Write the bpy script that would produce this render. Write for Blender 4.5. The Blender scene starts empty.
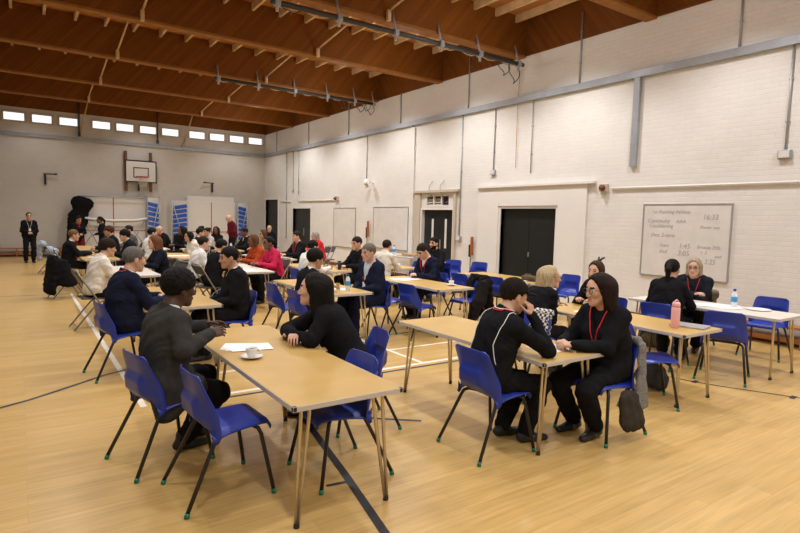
import bpy, bmesh, math, random
import numpy as np
from mathutils import Matrix, Vector

SC = bpy.context.scene
COL = SC.collection
rad = math.radians
EYE = 1.68                                   # camera height

# ---------------------------------------------------------------- camera
cam_d = bpy.data.cameras.new('camera'); cam = bpy.data.objects.new('camera', cam_d); COL.objects.link(cam)
def cam_matrix(yaw, p, r):
    cy, sy = math.cos(yaw), math.sin(yaw)
    fwd = Vector((sy, cy, 0)); right = Vector((cy, -sy, 0)); up = Vector((0, 0, 1))
    f2 = fwd*math.cos(p) - up*math.sin(p); u2 = up*math.cos(p) + fwd*math.sin(p)
    r3 = right*math.cos(r) + u2*math.sin(r); u3 = u2*math.cos(r) - right*math.sin(r)
    m = Matrix.Identity(4)
    for i in range(3):
        m[i][0], m[i][1], m[i][2] = r3[i], u3[i], -f2[i]
    m[2][3] = EYE
    return m
cam.matrix_world = cam_matrix(rad(34.584), rad(4.857), rad(1.482))
cam_d.sensor_width = 36; cam_d.lens = 553.68/800*36; cam_d.clip_start = .05; cam_d.clip_end = 200
SC.camera = cam

# ---------------------------------------------------------------- world, lights, exposure
SC.view_settings.view_transform = 'Standard'; SC.view_settings.look = 'None'
SC.view_settings.gamma = 1; SC.view_settings.use_curve_mapping = False
SC.view_settings.exposure = -0.60
wd = bpy.data.worlds.new('world'); SC.world = wd; wd.use_nodes = True
wd.node_tree.nodes['Background'].inputs[0].default_value = (.75, .85, 1, 1)
wd.node_tree.nodes['Background'].inputs[1].default_value = 1.0
def area(name, loc, rot, sx, sy, power, col=(1, 1, 1), spread=180):
    d = bpy.data.lights.new(name, 'AREA'); d.shape = 'RECTANGLE'; d.size = sx; d.size_y = sy
    d.energy = power; d.color = col; d.spread = rad(spread)
    o = bpy.data.objects.new(name, d); COL.objects.link(o); o.location = loc; o.rotation_euler = rot
    return o
def spot(name, loc, power, ang=108, blend=.3, size=.16, col=(1, .985, .97)):
    d = bpy.data.lights.new(name, 'SPOT'); d.energy = power; d.color = col
    d.spot_size = rad(ang); d.spot_blend = blend; d.shadow_soft_size = size
    o = bpy.data.objects.new(name, d); COL.objects.link(o); o.location = loc
    return o
BAYS = [-1.6, 1.3, 4.2, 7.2, 10.15, 13.2, 16.35, 19.5, 22.7]
for yb in BAYS:                                        # high-bay lamps between the roof beams, with an added fill per bay
    k = .33 if yb > 22 else .74 if yb < 5 else 1.0
    spot('high_bay_lamp', (7.55, yb, 5.45), 560*k, 130, .7)
    pd = bpy.data.lights.new('high_bay_lamp', 'POINT'); pd.energy = 42*k; pd.shadow_soft_size = .2; pd.color = (1, .985, .97)  # unseen point fill added to brighten the upper wall
    po = bpy.data.objects.new('high_bay_lamp', pd); COL.objects.link(po); po.location = (7.0, yb, 5.15)
    spot('high_bay_lamp', (4.0, yb, 5.5), 470*k, 138, .8)
    spot('high_bay_lamp', (.6, yb, 5.5), 400*k, 138, .8)
# unseen area lights added on the camera's side, standing in for high windows
area('window_daylight', (-.95, 2.5, 3.9), (0, rad(-62), 0), 1.4, 9, 110, (1, .97, .93))
area('window_daylight', (3.5, -3.0, 4.0), (rad(62), 0, 0), 8, 1.4, 60, (1, .97, .93))

# ---------------------------------------------------------------- materials
def mat(name, col, rough=.6, metal=0, spec=.5, emit=None, estr=0, noise=0, nscale=8, bump=0, bscale=60, coat=0):
    m = bpy.data.materials.new(name); m.use_nodes = True
    nt = m.node_tree; b = nt.nodes['Principled BSDF']
    b.inputs['Base Color'].default_value = (*col, 1); b.inputs['Roughness'].default_value = rough
    b.inputs['Metallic'].default_value = metal; b.inputs['Specular IOR Level'].default_value = spec
    b.inputs['Coat Weight'].default_value = coat
    if emit: b.inputs['Emission Color'].default_value = (*emit, 1); b.inputs['Emission Strength'].default_value = estr
    tc = nt.nodes.new('ShaderNodeTexCoord')
    if noise:
        n = nt.nodes.new('ShaderNodeTexNoise'); n.inputs['Scale'].default_value = nscale; n.inputs['Detail'].default_value = 5
        r = nt.nodes.new('ShaderNodeValToRGB')
        r.color_ramp.elements[0].color = (*[c*(1-noise) for c in col], 1); r.color_ramp.elements[0].position = .3
        r.color_ramp.elements[1].color = (*[min(1, c*(1+noise)) for c in col], 1); r.color_ramp.elements[1].position = .7
        nt.links.new(tc.outputs['Object'], n.inputs['Vector']); nt.links.new(n.outputs['Fac'], r.inputs[0])
        nt.links.new(r.outputs[0], b.inputs['Base Color'])
    if bump:
        n = nt.nodes.new('ShaderNodeTexNoise'); n.inputs['Scale'].default_value = bscale; n.inputs['Detail'].default_value = 3
        bp = nt.nodes.new('ShaderNodeBump'); bp.inputs['Strength'].default_value = bump; bp.inputs['Distance'].default_value = .01
        nt.links.new(tc.outputs['Object'], n.inputs['Vector']); nt.links.new(n.outputs['Fac'], bp.inputs['Height'])
        nt.links.new(bp.outputs[0], b.inputs['Normal'])
    return m
_fab = {}
def cloth(col, rough=.9):
    k = tuple(round(c, 4) for c in col)
    if k not in _fab: _fab[k] = mat('cloth', col, rough, spec=.06, noise=.12, nscale=30, bump=.25, bscale=260)
    return _fab[k]
_sk = {}
def skinm(col):
    k = tuple(col)
    if k not in _sk:
        _sk[k] = mat('skin', col, .5, spec=.35, noise=.07, nscale=25)
    return _sk[k]
def hairm(col):
    k = ('h',)+tuple(col)
    if k not in _sk:
        m = mat('hair', col, .65, spec=.10); _sk[k] = m; nt = m.node_tree; b = nt.nodes['Principled BSDF']
        tc = nt.nodes.new('ShaderNodeTexCoord'); mp = nt.nodes.new('ShaderNodeMapping'); mp.inputs['Scale'].default_value = (150, 150, 12)
        n = nt.nodes.new('ShaderNodeTexNoise'); n.inputs['Scale'].default_value = 1; n.inputs['Detail'].default_value = 4
        r = nt.nodes.new('ShaderNodeValToRGB'); r.color_ramp.elements[0].position = .32; r.color_ramp.elements[1].position = .7
        r.color_ramp.elements[0].color = (*[c*.55 for c in col], 1); r.color_ramp.elements[1].color = (*[min(1, c*1.45) for c in col], 1)
        bp = nt.nodes.new('ShaderNodeBump'); bp.inputs['Strength'].default_value = .5; bp.inputs['Distance'].default_value = .006
        L = nt.links.new; L(tc.outputs['Object'], mp.inputs[0]); L(mp.outputs[0], n.inputs['Vector']); L(n.outputs['Fac'], r.inputs[0]); L(r.outputs[0], b.inputs['Base Color']); L(n.outputs['Fac'], bp.inputs['Height']); L(bp.outputs[0], b.inputs['Normal'])
    return _sk[k]

def brick_mat(name, col, axes, boff=.94):
    """painted brickwork: courses in the (axis, z) plane"""
    m = mat(name, col, .55, spec=.3); nt = m.node_tree; b = nt.nodes['Principled BSDF']
    tc = nt.nodes.new('ShaderNodeTexCoord'); sp = nt.nodes.new('ShaderNodeSeparateXYZ'); cb = nt.nodes.new('ShaderNodeCombineXYZ')
    nt.links.new(tc.outputs['Object'], sp.inputs[0]); nt.links.new(sp.outputs[axes], cb.inputs[0]); nt.links.new(sp.outputs[2], cb.inputs[1])
    br = nt.nodes.new('ShaderNodeTexBrick'); br.inputs['Scale'].default_value = 1
    br.inputs['Brick Width'].default_value = .225; br.inputs['Row Height'].default_value = .075
    br.inputs['Mortar Size'].default_value = .007; br.inputs['Mortar Smooth'].default_value = .6
    br.inputs['Color1'].default_value = (*col, 1); br.inputs['Color2'].default_value = (*[c*.965 for c in col], 1)
    br.inputs['Mortar'].default_value = (*[c*.93 for c in col], 1)
    nt.links.new(cb.outputs[0], br.inputs['Vector'])
    n = nt.nodes.new('ShaderNodeTexNoise'); n.inputs['Scale'].default_value = 1.1; n.inputs['Detail'].default_value = 8; n.inputs['Roughness'].default_value = .65
    nt.links.new(tc.outputs['Object'], n.inputs['Vector'])
    mp = nt.nodes.new('ShaderNodeMapRange'); mp.inputs['From Min'].default_value = .3; mp.inputs['From Max'].default_value = .7
    mp.inputs['To Min'].default_value = boff; mp.inputs['To Max'].default_value = 1.03
    nt.links.new(n.outputs['Fac'], mp.inputs['Value'])
    mx = nt.nodes.new('ShaderNodeMix'); mx.data_type = 'RGBA'; mx.blend_type = 'MULTIPLY'; mx.inputs[0].default_value = 1
    nt.links.new(br.outputs['Color'], mx.inputs[6]); nt.links.new(mp.outputs[0], mx.inputs[7]); nt.links.new(mx.outputs[2], b.inputs['Base Color'])
    n2 = nt.nodes.new('ShaderNodeTexNoise'); n2.inputs['Scale'].default_value = 30
    nt.links.new(tc.outputs['Object'], n2.inputs['Vector'])
    ad = nt.nodes.new('ShaderNodeMath'); ad.operation = 'MULTIPLY_ADD'; ad.inputs[1].default_value = .6
    iv = nt.nodes.new('ShaderNodeMath'); iv.operation = 'SUBTRACT'; iv.inputs[0].default_value = 1
    nt.links.new(br.outputs['Fac'], iv.inputs[1]); nt.links.new(n2.outputs['Fac'], ad.inputs[0]); nt.links.new(iv.outputs[0], ad.inputs[2])
    bp = nt.nodes.new('ShaderNodeBump'); bp.inputs['Strength'].default_value = .28; bp.inputs['Distance'].default_value = .012
    nt.links.new(ad.outputs[0], bp.inputs['Height']); nt.links.new(bp.outputs[0], b.inputs['Normal'])
    return m

def plank_mat(name, c1, c2, rot, bw, rh, rough=.5, axes=(0, 1), grain=(1.5, 40), gap=.0012, coat=0, spec=.5, dark=.55):
    """boards in the plane of two object axes, long side turned by rot"""
    m = mat(name, c1, rough, coat=coat, spec=spec); nt = m.node_tree; b = nt.nodes['Principled BSDF']
    tc = nt.nodes.new('ShaderNodeTexCoord'); sp = nt.nodes.new('ShaderNodeSeparateXYZ'); cb = nt.nodes.new('ShaderNodeCombineXYZ')
    nt.links.new(tc.outputs['Object'], sp.inputs[0]); nt.links.new(sp.outputs[axes[0]], cb.inputs[0]); nt.links.new(sp.outputs[axes[1]], cb.inputs[1])
    mp = nt.nodes.new('ShaderNodeMapping'); mp.inputs['Rotation'].default_value = (0, 0, rot)
    nt.links.new(cb.outputs[0], mp.inputs[0])
    br = nt.nodes.new('ShaderNodeTexBrick'); br.inputs['Scale'].default_value = 1; br.offset = .37; br.offset_frequency = 3
    br.inputs['Brick Width'].default_value = bw; br.inputs['Row Height'].default_value = rh
    br.inputs['Mortar Size'].default_value = gap; br.inputs['Mortar Smooth'].default_value = .3; br.inputs['Bias'].default_value = 0
    br.inputs['Color1'].default_value = (*c1, 1); br.inputs['Color2'].default_value = (*c2, 1)
    br.inputs['Mortar'].default_value = (*[c*dark for c in c1], 1)
    nt.links.new(mp.outputs[0], br.inputs['Vector'])
    m2 = nt.nodes.new('ShaderNodeMapping'); m2.inputs['Scale'].default_value = (grain[0], grain[1], 1)
    nt.links.new(mp.outputs[0], m2.inputs[0])
    n = nt.nodes.new('ShaderNodeTexNoise'); n.inputs['Scale'].default_value = 1; n.inputs['Detail'].default_value = 6
    nt.links.new(m2.outputs[0], n.inputs['Vector'])
    r = nt.nodes.new('ShaderNodeMapRange'); r.inputs['From Min'].default_value = .3; r.inputs['From Max'].default_value = .7
    r.inputs['To Min'].default_value = .86; r.inputs['To Max'].default_value = 1.1
    nt.links.new(n.outputs['Fac'], r.inputs['Value'])
    mx = nt.nodes.new('ShaderNodeMix'); mx.data_type = 'RGBA'; mx.blend_type = 'MULTIPLY'; mx.inputs[0].default_value = 1
    nt.links.new(br.outputs['Color'], mx.inputs[6]); nt.links.new(r.outputs[0], mx.inputs[7]); nt.links.new(mx.outputs[2], b.inputs['Base Color'])
    return m

M = {}
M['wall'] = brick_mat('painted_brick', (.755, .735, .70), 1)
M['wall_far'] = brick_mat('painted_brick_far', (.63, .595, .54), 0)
M['wall_dull'] = brick_mat('dull_painted_brick', (.40, .36, .30), 1)  # unseen left and back walls, darkened to cut bounced light
M['plaster'] = mat('smooth_painted_panel', (.755, .735, .70), .5, noise=.02, nscale=3)
M['floor'] = plank_mat('beech_strip_floor', (.52, .332, .110), (.60, .395, .145), 0, 1.3, .075, .30, grain=(2.2, 38), gap=.0009, spec=.5, dark=.75)
M['line_white'] = mat('white_court_line', (.78, .72, .62), .4, noise=.05)
M['line_black'] = mat('black_court_line', (.02, .02, .025), .4)
M['beam'] = plank_mat('diagonal_board_face', (.165, .054, .0065), (.215, .072, .009), rad(-50), 4, .075, .6, spec=.15, axes=(0, 2), grain=(1.2, 30), dark=.6)
M['beam_y'] = plank_mat('diagonal_board_fascia', (.155, .052, .0085), (.205, .070, .012), rad(-52), 4, .075, .6, spec=.15, axes=(1, 2), grain=(1.2, 30), dark=.6)
M['soffit'] = mat('beam_soffit_timber', (.29, .125, .030), .7, spec=.15, noise=.12, nscale=6)
M['deck'] = plank_mat('roof_deck_board', (.42, .16, .037), (.5, .2, .05), 0, 2.4, .6, .5, grain=(1.5, 12), dark=.7)
M['purlin'] = mat('pale_purlin_timber', (.62, .43, .22), .6, noise=.15, nscale=5)
M['galv'] = mat('galvanised_steel', (.34, .36, .39), .35, .2, noise=.1, nscale=5)
M['conduit'] = mat('conduit_grey', (.40, .41, .42), .45, .4)
M['darkmetal'] = mat('dark_pipe', (.06, .065, .065), .45, .4)
M['bluep'] = mat('blue_polypropylene', (.015, .036, .295), .36, spec=.5, bump=.04, bscale=400)
M['black'] = mat('black_enamel', (.012, .012, .014), .38)
M['green'] = mat('green_ferrule', (.01, .22, .13), .5)
M['laminate'] = mat('beech_laminate', (.525, .335, .104), .33, spec=.45, noise=.07, nscale=4)
M['laminate_pale'] = mat('pale_grey_laminate', (.68, .64, .57), .33, spec=.5, noise=.04, nscale=4)  # paler tabletop colour with glare and wall reflection put in
M['edge'] = mat('table_edge_trim', (.56, .54, .51), .4, .2)
M['chrome'] = mat('satin_leg_steel', (.60, .53, .42), .28, .85)
M['white'] = mat('white_ceramic', (.82, .80, .77), .3)
M['paper'] = mat('white_paper', (.85, .84, .82), .7)
M['board'] = mat('whiteboard_face', (.68, .66, .63), .25, noise=.05, nscale=4)
M['alu'] = mat('aluminium_frame', (.5, .5, .5), .35, .7)
M['ink'] = mat('marker_ink', (.34, .34, .35), .6)
M['doorblack'] = mat('black_door_paint', (.011, .013, .013), .4, spec=.4, noise=.1, nscale=3)
M['glass_sky'] = mat('daylit_pane', (.8, .85, .9), .2, emit=(.86, .93, 1), estr=1.6, noise=.0)
M['frame'] = mat('window_frame_paint', (.52, .45, .36), .6)
M['brownwood'] = mat('brown_timber', (.16, .055, .022), .5, noise=.2, nscale=8)
M['benchwood'] = mat('bench_timber', (.36, .14, .04), .45, noise=.15, nscale=8)
M['orangewood'] = mat('orange_timber', (.36, .10, .025), .5, noise=.1)
M['hoop'] = mat('orange_hoop', (.55, .09, .03), .4)
M['net'] = mat('net_cord', (.7, .66, .6), .8)
M['redlan'] = mat('red_lanyard', (.75, .02, .025), .5)
M['pinklan'] = mat('pink_lanyard', (.75, .06, .14), .5)
M['orlan'] = mat('orange_red_lanyard', (.8, .06, .02), .5)
M['gunmetal'] = mat('folding_chair_steel', (.26, .245, .22), .4, .6)
M['vinyl'] = mat('folding_chair_vinyl', (.045, .04, .036), .5)
M['pad_blue'] = mat('blue_pad_vinyl', (.035, .13, .55), .4)
M['bed_white'] = mat('trampoline_bed', (.76, .73, .69), .7)
M['red'] = mat('red_tape', (.5, .04, .04), .6)
M['pink'] = mat('pink_bottle_plastic', (.86, .46, .47), .4)
M['clear'] = mat('clear_bottle_plastic', (.70, .76, .80), .12, spec=.8)
M['bluelabel'] = mat('blue_bottle_label', (.05, .30, .62), .4)
M['bluecap'] = mat('blue_bottle_cap', (.02, .04, .25), .4)
M['bread'] = mat('bread_crust', (.52, .30, .12), .7, noise=.2, nscale=15)
M['yellow'] = mat('yellow_plastic', (.8, .55, .03), .5)
M['laptop'] = mat('grey_laptop_shell', (.42, .42, .43), .35, .4)
M['lens'] = mat('spectacle_frame', (.015, .012, .012), .3)

# ---------------------------------------------------------------- object helpers
def tag(o, label=None, cat=None, group=None, kind=None):
    if label: o['label'] = label
    if cat: o['category'] = cat
    if group: o['group'] = group
    if kind: o['kind'] = kind
    return o
def thing(name, label, cat, loc=(0, 0, 0), rz=0, group=None):
    o = bpy.data.objects.new(name, None); COL.objects.link(o); o.empty_display_size = .1
    o.location = loc; o.rotation_euler = (0, 0, rz)
    return tag(o, label, cat, group)
def raw(name, verts, faces, m, parent=None, smooth=True, mats=None, midx=None):
    me = bpy.data.meshes.new(name); verts = np.asarray(verts, np.float32)
    if isinstance(faces, np.ndarray) and faces.ndim == 2:
        nf, k = faces.shape
        me.vertices.add(len(verts)); me.vertices.foreach_set('co', verts.ravel())
        me.loops.add(nf*k); me.loops.foreach_set('vertex_index', faces.astype(np.int32).ravel())
        me.polygons.add(nf); me.polygons.foreach_set('loop_start', np.arange(0, nf*k, k, dtype=np.int32))
        me.polygons.foreach_set('use_smooth', np.full(nf, smooth))
        if midx is not None: me.polygons.foreach_set('material_index', midx.astype(np.int32))
        me.update(calc_edges=True)
    else:
        me.from_pydata([tuple(map(float, v)) for v in verts], [], faces); me.update()
        for p in me.polygons: p.use_smooth = smooth
    for q in (mats or [m]): me.materials.append(q)
    o = bpy.data.objects.new(name, me); COL.objects.link(o)
    if parent: o.parent = parent
    return o

class MB:
    """collects boxes, tubes, lathes into one mesh"""
    def __init__(s): s.bm = bmesh.new(); s.mi = 0
    def _fin(s, geom_faces, sm):
        for f in geom_faces: f.material_index = s.mi; f.smooth = sm
    def box(s, c, d, rot=None, bev=0, seg=2):
        r = bmesh.ops.create_cube(s.bm, size=1); vs = r['verts']
        for v in vs: v.co = Vector((v.co.x*d[0], v.co.y*d[1], v.co.z*d[2]))
        if bev:
            es = list({e for v in vs for e in v.link_edges})
            b = bmesh.ops.bevel(s.bm, geom=es, offset=bev, segments=seg, affect='EDGES', profile=.5)
            vs = list({v for f in b['faces'] for v in f.verts} | {v for v in vs if v.is_valid})
            stack = list(vs); seen = set(vs)
            while stack:
                v = stack.pop()
                for e in v.link_edges:
                    w = e.other_vert(v)
                    if w not in seen: seen.add(w); stack.append(w)
            vs = list(seen)
        m = (Matrix.Rotation(rot[0], 4, 'Z') @ Matrix.Rotation(rot[1], 4, 'Y') @ Matrix.Rotation(rot[2], 4, 'X')) if rot else Matrix.Identity(4)
        for v in vs: v.co = m @ v.co + Vector(c)
        s._fin({f for v in vs for f in v.link_faces}, False); return s
    def bx(s, x0, x1, y0, y1, z0, z1, bev=0): return s.box(((x0+x1)/2, (y0+y1)/2, (z0+z1)/2), (abs(x1-x0), abs(y1-y0), abs(z1-z0)), None, bev)
    def tube(s, pts, r, n=10, cap=True, closed=False, rs=None):
        pts = [Vector(p) for p in pts]; k = len(pts); rings = []; prev = None
        for i, p in enumerate(pts):
            if closed: t = (pts[(i+1) % k]-pts[i-1])
            else: t = pts[min(i+1, k-1)]-pts[max(i-1, 0)]
            if t.length < 1e-9: t = Vector((0, 0, 1))
            t.normalize()
            if prev is None: u = t.orthogonal().normalized()
            else:
                u = prev - t*prev.dot(t)
                u = u.normalized() if u.length > 1e-6 else t.orthogonal().normalized()
            prev = u; w = t.cross(u); rr = rs[i] if rs else r
            rings.append([s.bm.verts.new(p+(u*math.cos(2*math.pi*j/n)+w*math.sin(2*math.pi*j/n))*rr) for j in range(n)])
        fs = []
        for i in range(k if closed else k-1):
            a, b = rings[i], rings[(i+1) % k]
            for j in range(n): fs.append(s.bm.faces.new((a[j], a[(j+1) % n], b[(j+1) % n], b[j])))
        s._fin(fs, True)
        if cap and not closed: s._fin([s.bm.faces.new(rings[0][::-1]), s.bm.faces.new(rings[-1])], False)
        return s
    def lathe(s, prof, c=(0, 0, 0), n=24, m=None):
        rings = []; c = Vector(c)
        for r, z in prof:
            vs = [Vector((r*math.cos(2*math.pi*j/n), r*math.sin(2*math.pi*j/n), z)) for j in range(n)]
            rings.append([s.bm.verts.new((m @ v if m else v)+c) for v in vs])
        fs = []
        for a, b in zip(rings[:-1], rings[1:]):
            for j in range(n): fs.append(s.bm.faces.new((a[j], a[(j+1) % n], b[(j+1) % n], b[j])))
        s._fin(fs, True)
        if prof[0][0] > 1e-5: s._fin([s.bm.faces.new(rings[0][::-1])], False)
        if prof[-1][0] > 1e-5: s._fin([s.bm.faces.new(rings[-1])], False)
        return s
    def poly(s, pts, sm=False):
        f = s.bm.faces.new([s.bm.verts.new(Vector(p)) for p in pts]); s._fin([f], sm); return s
    def build(s, name, m, parent=None, recalc=True):
        if recalc: bmesh.ops.recalc_face_normals(s.bm, faces=s.bm.faces)
        me = bpy.data.meshes.new(name); s.bm.to_mesh(me); s.bm.free()
        for q in (m if isinstance(m, (list, tuple)) else [m]): me.materials.append(q)
        o = bpy.data.objects.new(name, me); COL.objects.link(o)
        if parent: o.parent = parent
        return o
def struct(o): o['kind'] = 'structure'; return o
def dup(o, loc, rz, label, group=None, cat=None):
    def cp(q, par):
        c = q.copy(); COL.objects.link(c); c.parent = par
        for ch in list(q.children): cp(ch, c)
        return c
    r = cp(o, None); r.location = loc; r.rotation_euler = (0, 0, rz); r['label'] = label
    if group: r['group'] = group
    return r
# ================================================================ room shell
XR, YF, XL, YB = 9.2, 24.25, -1.1, -3.2        # right wall, far wall, left wall, back wall
ZT = 5.30                                      # top of the brickwork / underside of the beams
ZD = 6.08                                      # roof deck
BEAMS = [-.3, 2.7, 5.70, 8.72, 11.60, 14.73, 17.97, 21.11]

# floor: one mesh, painted lines are thin inlaid strips of the same mesh
fl = MB(); fl.mi = 0
fl.poly([(XL, YB, 0), (XR, YB, 0), (XR, YF, 0), (XL, YF, 0)])
def strip(pts, w, mi, z=.0006):
    fl.mi = mi; P = [Vector((*p, 0)) for p in pts]; L = []
    for i, p in enumerate(P):
        t = (P[min(i+1, len(P)-1)]-P[max(i-1, 0)]).normalized(); nrm = Vector((-t.y, t.x, 0))*w/2
        L.append((p+nrm, p-nrm))
    for (a, b), (c, d) in zip(L[:-1], L[1:]):
        fl.poly([(b.x, b.y, z), (d.x, d.y, z), (c.x, c.y, z), (a.x, a.y, z)])
strip([(.855, 5.1), (.845, 13.1)], .055, 1, .0006)
strip([(1.99, 4.45), (1.87, 3.85), (1.73, 3.1), (1.58, 2.38), (1.4, 1.5)], .055, 2, .0009)
strip([(1.55, 3.0), (1.68, 2.98)], .03, 2, .0007)
strip([(-.9, 5.42), (-.5, 5.52), (-.17, 5.67), (.04, 5.79), (.28, 5.98), (.69, 6.32), (.9, 6.43), (1.5, 6.8), (2.2, 7.0)], .045, 2, .0009)
strip([(-1.0, 13.02), (9.0, 13.1)], .04, 2, .0008)
strip([(5.6, 4.6), (5.8, 3.95), (5.93, 3.43), (6.01, 3.07), (6.11, 2.8), (6.41, 2.17), (6.7, 1.5)], .03, 2, .0009)
strip([(5.98, 3.02), (6.10, 3.04)], .05, 2, .0007); strip([(6.3, 2.21), (6.44, 2.23)], .05, 2, .0007)
strip([(2.4, 3.88), (2.74, 3.6)], .04, 2, .0008)
strip([(1.0, 5.85), (6.3, 5.84)], .05, 1, .0007); strip([(1.0, 5.11), (6.3, 5.11)], .055, 1, .0007)
strip([(.9, 5.0), (5.3, 4.99)], .045, 2, .0008); strip([(3.87, 6.6), (3.89, 5.1)], .05, 1, .0005)
strip([(1.0, 6.70), (6.3, 6.62)], .05, 2, .0007)
struct(fl.build('floor', [M['floor'], M['line_white'], M['line_black']], recalc=False))

# right wall with real door openings
def wall_x(name, X, t, y0, y1, z0, z1, holes, m):
    w = MB(); ys = sorted({y0, y1, *[h[0] for h in holes], *[h[1] for h in holes]})
    for a, b in zip(ys[:-1], ys[1:]):
        cur = z0
        for h in sorted([h for h in holes if h[0] <= a+1e-6 and h[1] >= b-1e-6], key=lambda h: h[2]):
            if h[2] > cur+1e-6: w.bx(X, X+t, a, b, cur, h[2])
            cur = h[3]
        if cur < z1-1e-6: w.bx(X, X+t, a, b, cur, z1)
    return struct(w.build(name, m))
D1 = (7.68, 9.28, 0, 1.99); D2 = (11.0, 12.32, 0, 1.96); D3 = (19.42, 21.1, 0, 2.01); D4 = (22.66, 24.12, 0, 2.40); VENT = (11.18, 12.18, 2.08, 2.35)
wall_x('wall_right', XR, .25, YB, YF+.25, 0, ZT, [D1, D2, D3, D4, VENT], M['wall'])
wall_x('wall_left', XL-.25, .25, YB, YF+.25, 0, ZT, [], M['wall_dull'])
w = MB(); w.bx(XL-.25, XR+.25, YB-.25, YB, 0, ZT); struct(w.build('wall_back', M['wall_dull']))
# far wall with the row of high windows
WZ0, WZ1 = 4.82, 5.12
PANES = [(-.36, .28), (.48, 1.11), (1.32, 1.93), (2.39, 3.02), (3.2, 3.84), (4.04, 4.67), (4.86, 5.53), (5.92, 6.59), (6.76, 7.41), (7.6, 8.25), (8.43, 9.09)]
w = MB(); w.bx(XL-.25, XR+.25, YF, YF+.25, 0, WZ0); w.bx(XL-.25, XR+.25, YF, YF+.25, WZ1, ZT)
cur = XL-.25
for a, b in PANES: w.bx(cur, a, YF, YF+.25, WZ0, WZ1); cur = b
w.bx(cur, XR+.25, YF, YF+.25, WZ0, WZ1)
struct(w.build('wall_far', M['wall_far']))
for i, (a, b) in enumerate(PANES):
    g = MB(); g.bx(a, b, YF+.10, YF+.115, WZ0, WZ1)
    g = g.build('window_%d' % (i+1), M['glass_sky']); struct(g)
    f = MB(); t = .05
    f.bx(a-t, a+.02, YF-.03, YF+.10, WZ0-t, WZ1+t); f.bx(b-.02, b+t, YF-.03, YF+.10, WZ0-t, WZ1+t)
    f.bx(a+.02, b-.02, YF-.03, YF+.10, WZ0-t, WZ0+.015); f.bx(a+.02, b-.02, YF-.03, YF+.10, WZ1-.015, WZ1+t)
    f.build('window_frame', M['frame'], g)
# skirtings
w = MB(); w.bx(XL, XR, YF-.03, YF, 0, .13); struct(w.build('baseboard_far', M['brownwood']))
w = MB()
for a, b in ((YB, D1[0]), (D1[1], D2[0]), (D2[1], D3[0]), (D3[1], D4[0])): w.bx(XR-.025, XR, a, b, 0, .11)
struct(w.build('baseboard_right', M['brownwood']))
# roof: deck, timber fascia over the walls, beams, purlins
w = MB(); w.bx(XL-.25, XR+.25, YB-.25, YF+.25, ZD, ZD+.1); struct(w.build('ceiling', M['deck']))
w = MB(); w.bx(XR+.0, XR+.25, YB-.25, YF+.25, ZT, ZD); w.bx(XR-.02, XR+.1, YB, YF, ZT-.02, ZT+.025); struct(w.build('trim_1', M['beam_y']))
w = MB(); w.bx(XL-.25, XL, YB-.25, YF+.25, ZT, ZD); struct(w.build('trim_2', M['beam_y']))
w = MB(); w.bx(XL, XR, YF, YF+.25, ZT, ZD); w.bx(XL, XR, YB-.25, YB, ZT, ZD); struct(w.build('trim_3', M['beam']))
BT = .22
for k, yb in enumerate(BEAMS):
    lab = ['deep boarded roof beam overhead, behind the camera', 'deep boarded roof beam overhead, just in front of the camera', 'nearest visible boarded roof beam, at the top right corner by the brick wall',
           'boarded roof beam with the nearer dark lighting pipe under it', 'boarded roof beam between the two dark lighting pipes', 'boarded roof beam with the farther dark lighting pipe under it',
           'boarded roof beam just beyond the farther lighting pipe', 'last boarded roof beam, closest to the high far windows'][k]
    r = thing('roof_beam', lab, 'beam', ((XL+XR)/2, yb+BT/2, ZT), 0, 'boarded timber roof beams')
    hw = (XR-XL)/2
    b = MB(); b.bx(-hw, hw, -BT/2+.008, BT/2-.008, 0, ZD-ZT); b.build('beam_web', M['beam'], r)
    b = MB(); b.bx(-hw, hw, -BT/2, BT/2, -.05, .0, .006); b.build('beam_soffit', M['soffit'], r)
# purlins: rows between the beams
yy = [YB]+BEAMS+[YF]
for k in range(3, len(yy)-1):
    y0 = yy[k]+(BT-.008); y1 = yy[k+1]+.008
    for j in range(17):
        x = -.02+.592*(j-1)
        if j == 0:
            p = MB(); p.bx(-.028, .028, y0, y1, 0, .16, .003); o = first = p.build('roof_purlin', M['purlin'])
        else:
            o = first.copy(); COL.objects.link(o)
        o.location = (x, 0, ZD-.162)
        tag(o, ['pale roof purlin in the bay above the camera side tables', 'pale roof purlin in the bay just before the nearer lighting pipe', 'pale roof purlin in the bay just beyond the nearer lighting pipe', 'pale roof purlin in the bay before the farther lighting pipe',
            'pale roof purlin in the bay just beyond the farther lighting pipe', 'pale roof purlin in the bay second from the far windows', 'pale roof purlin in the bay over the far windows'][k-3], 'purlin', 'purlins in roof bay %s' % ['one', 'two', 'three', 'four', 'five', 'six', 'seven'][k-3])
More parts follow.
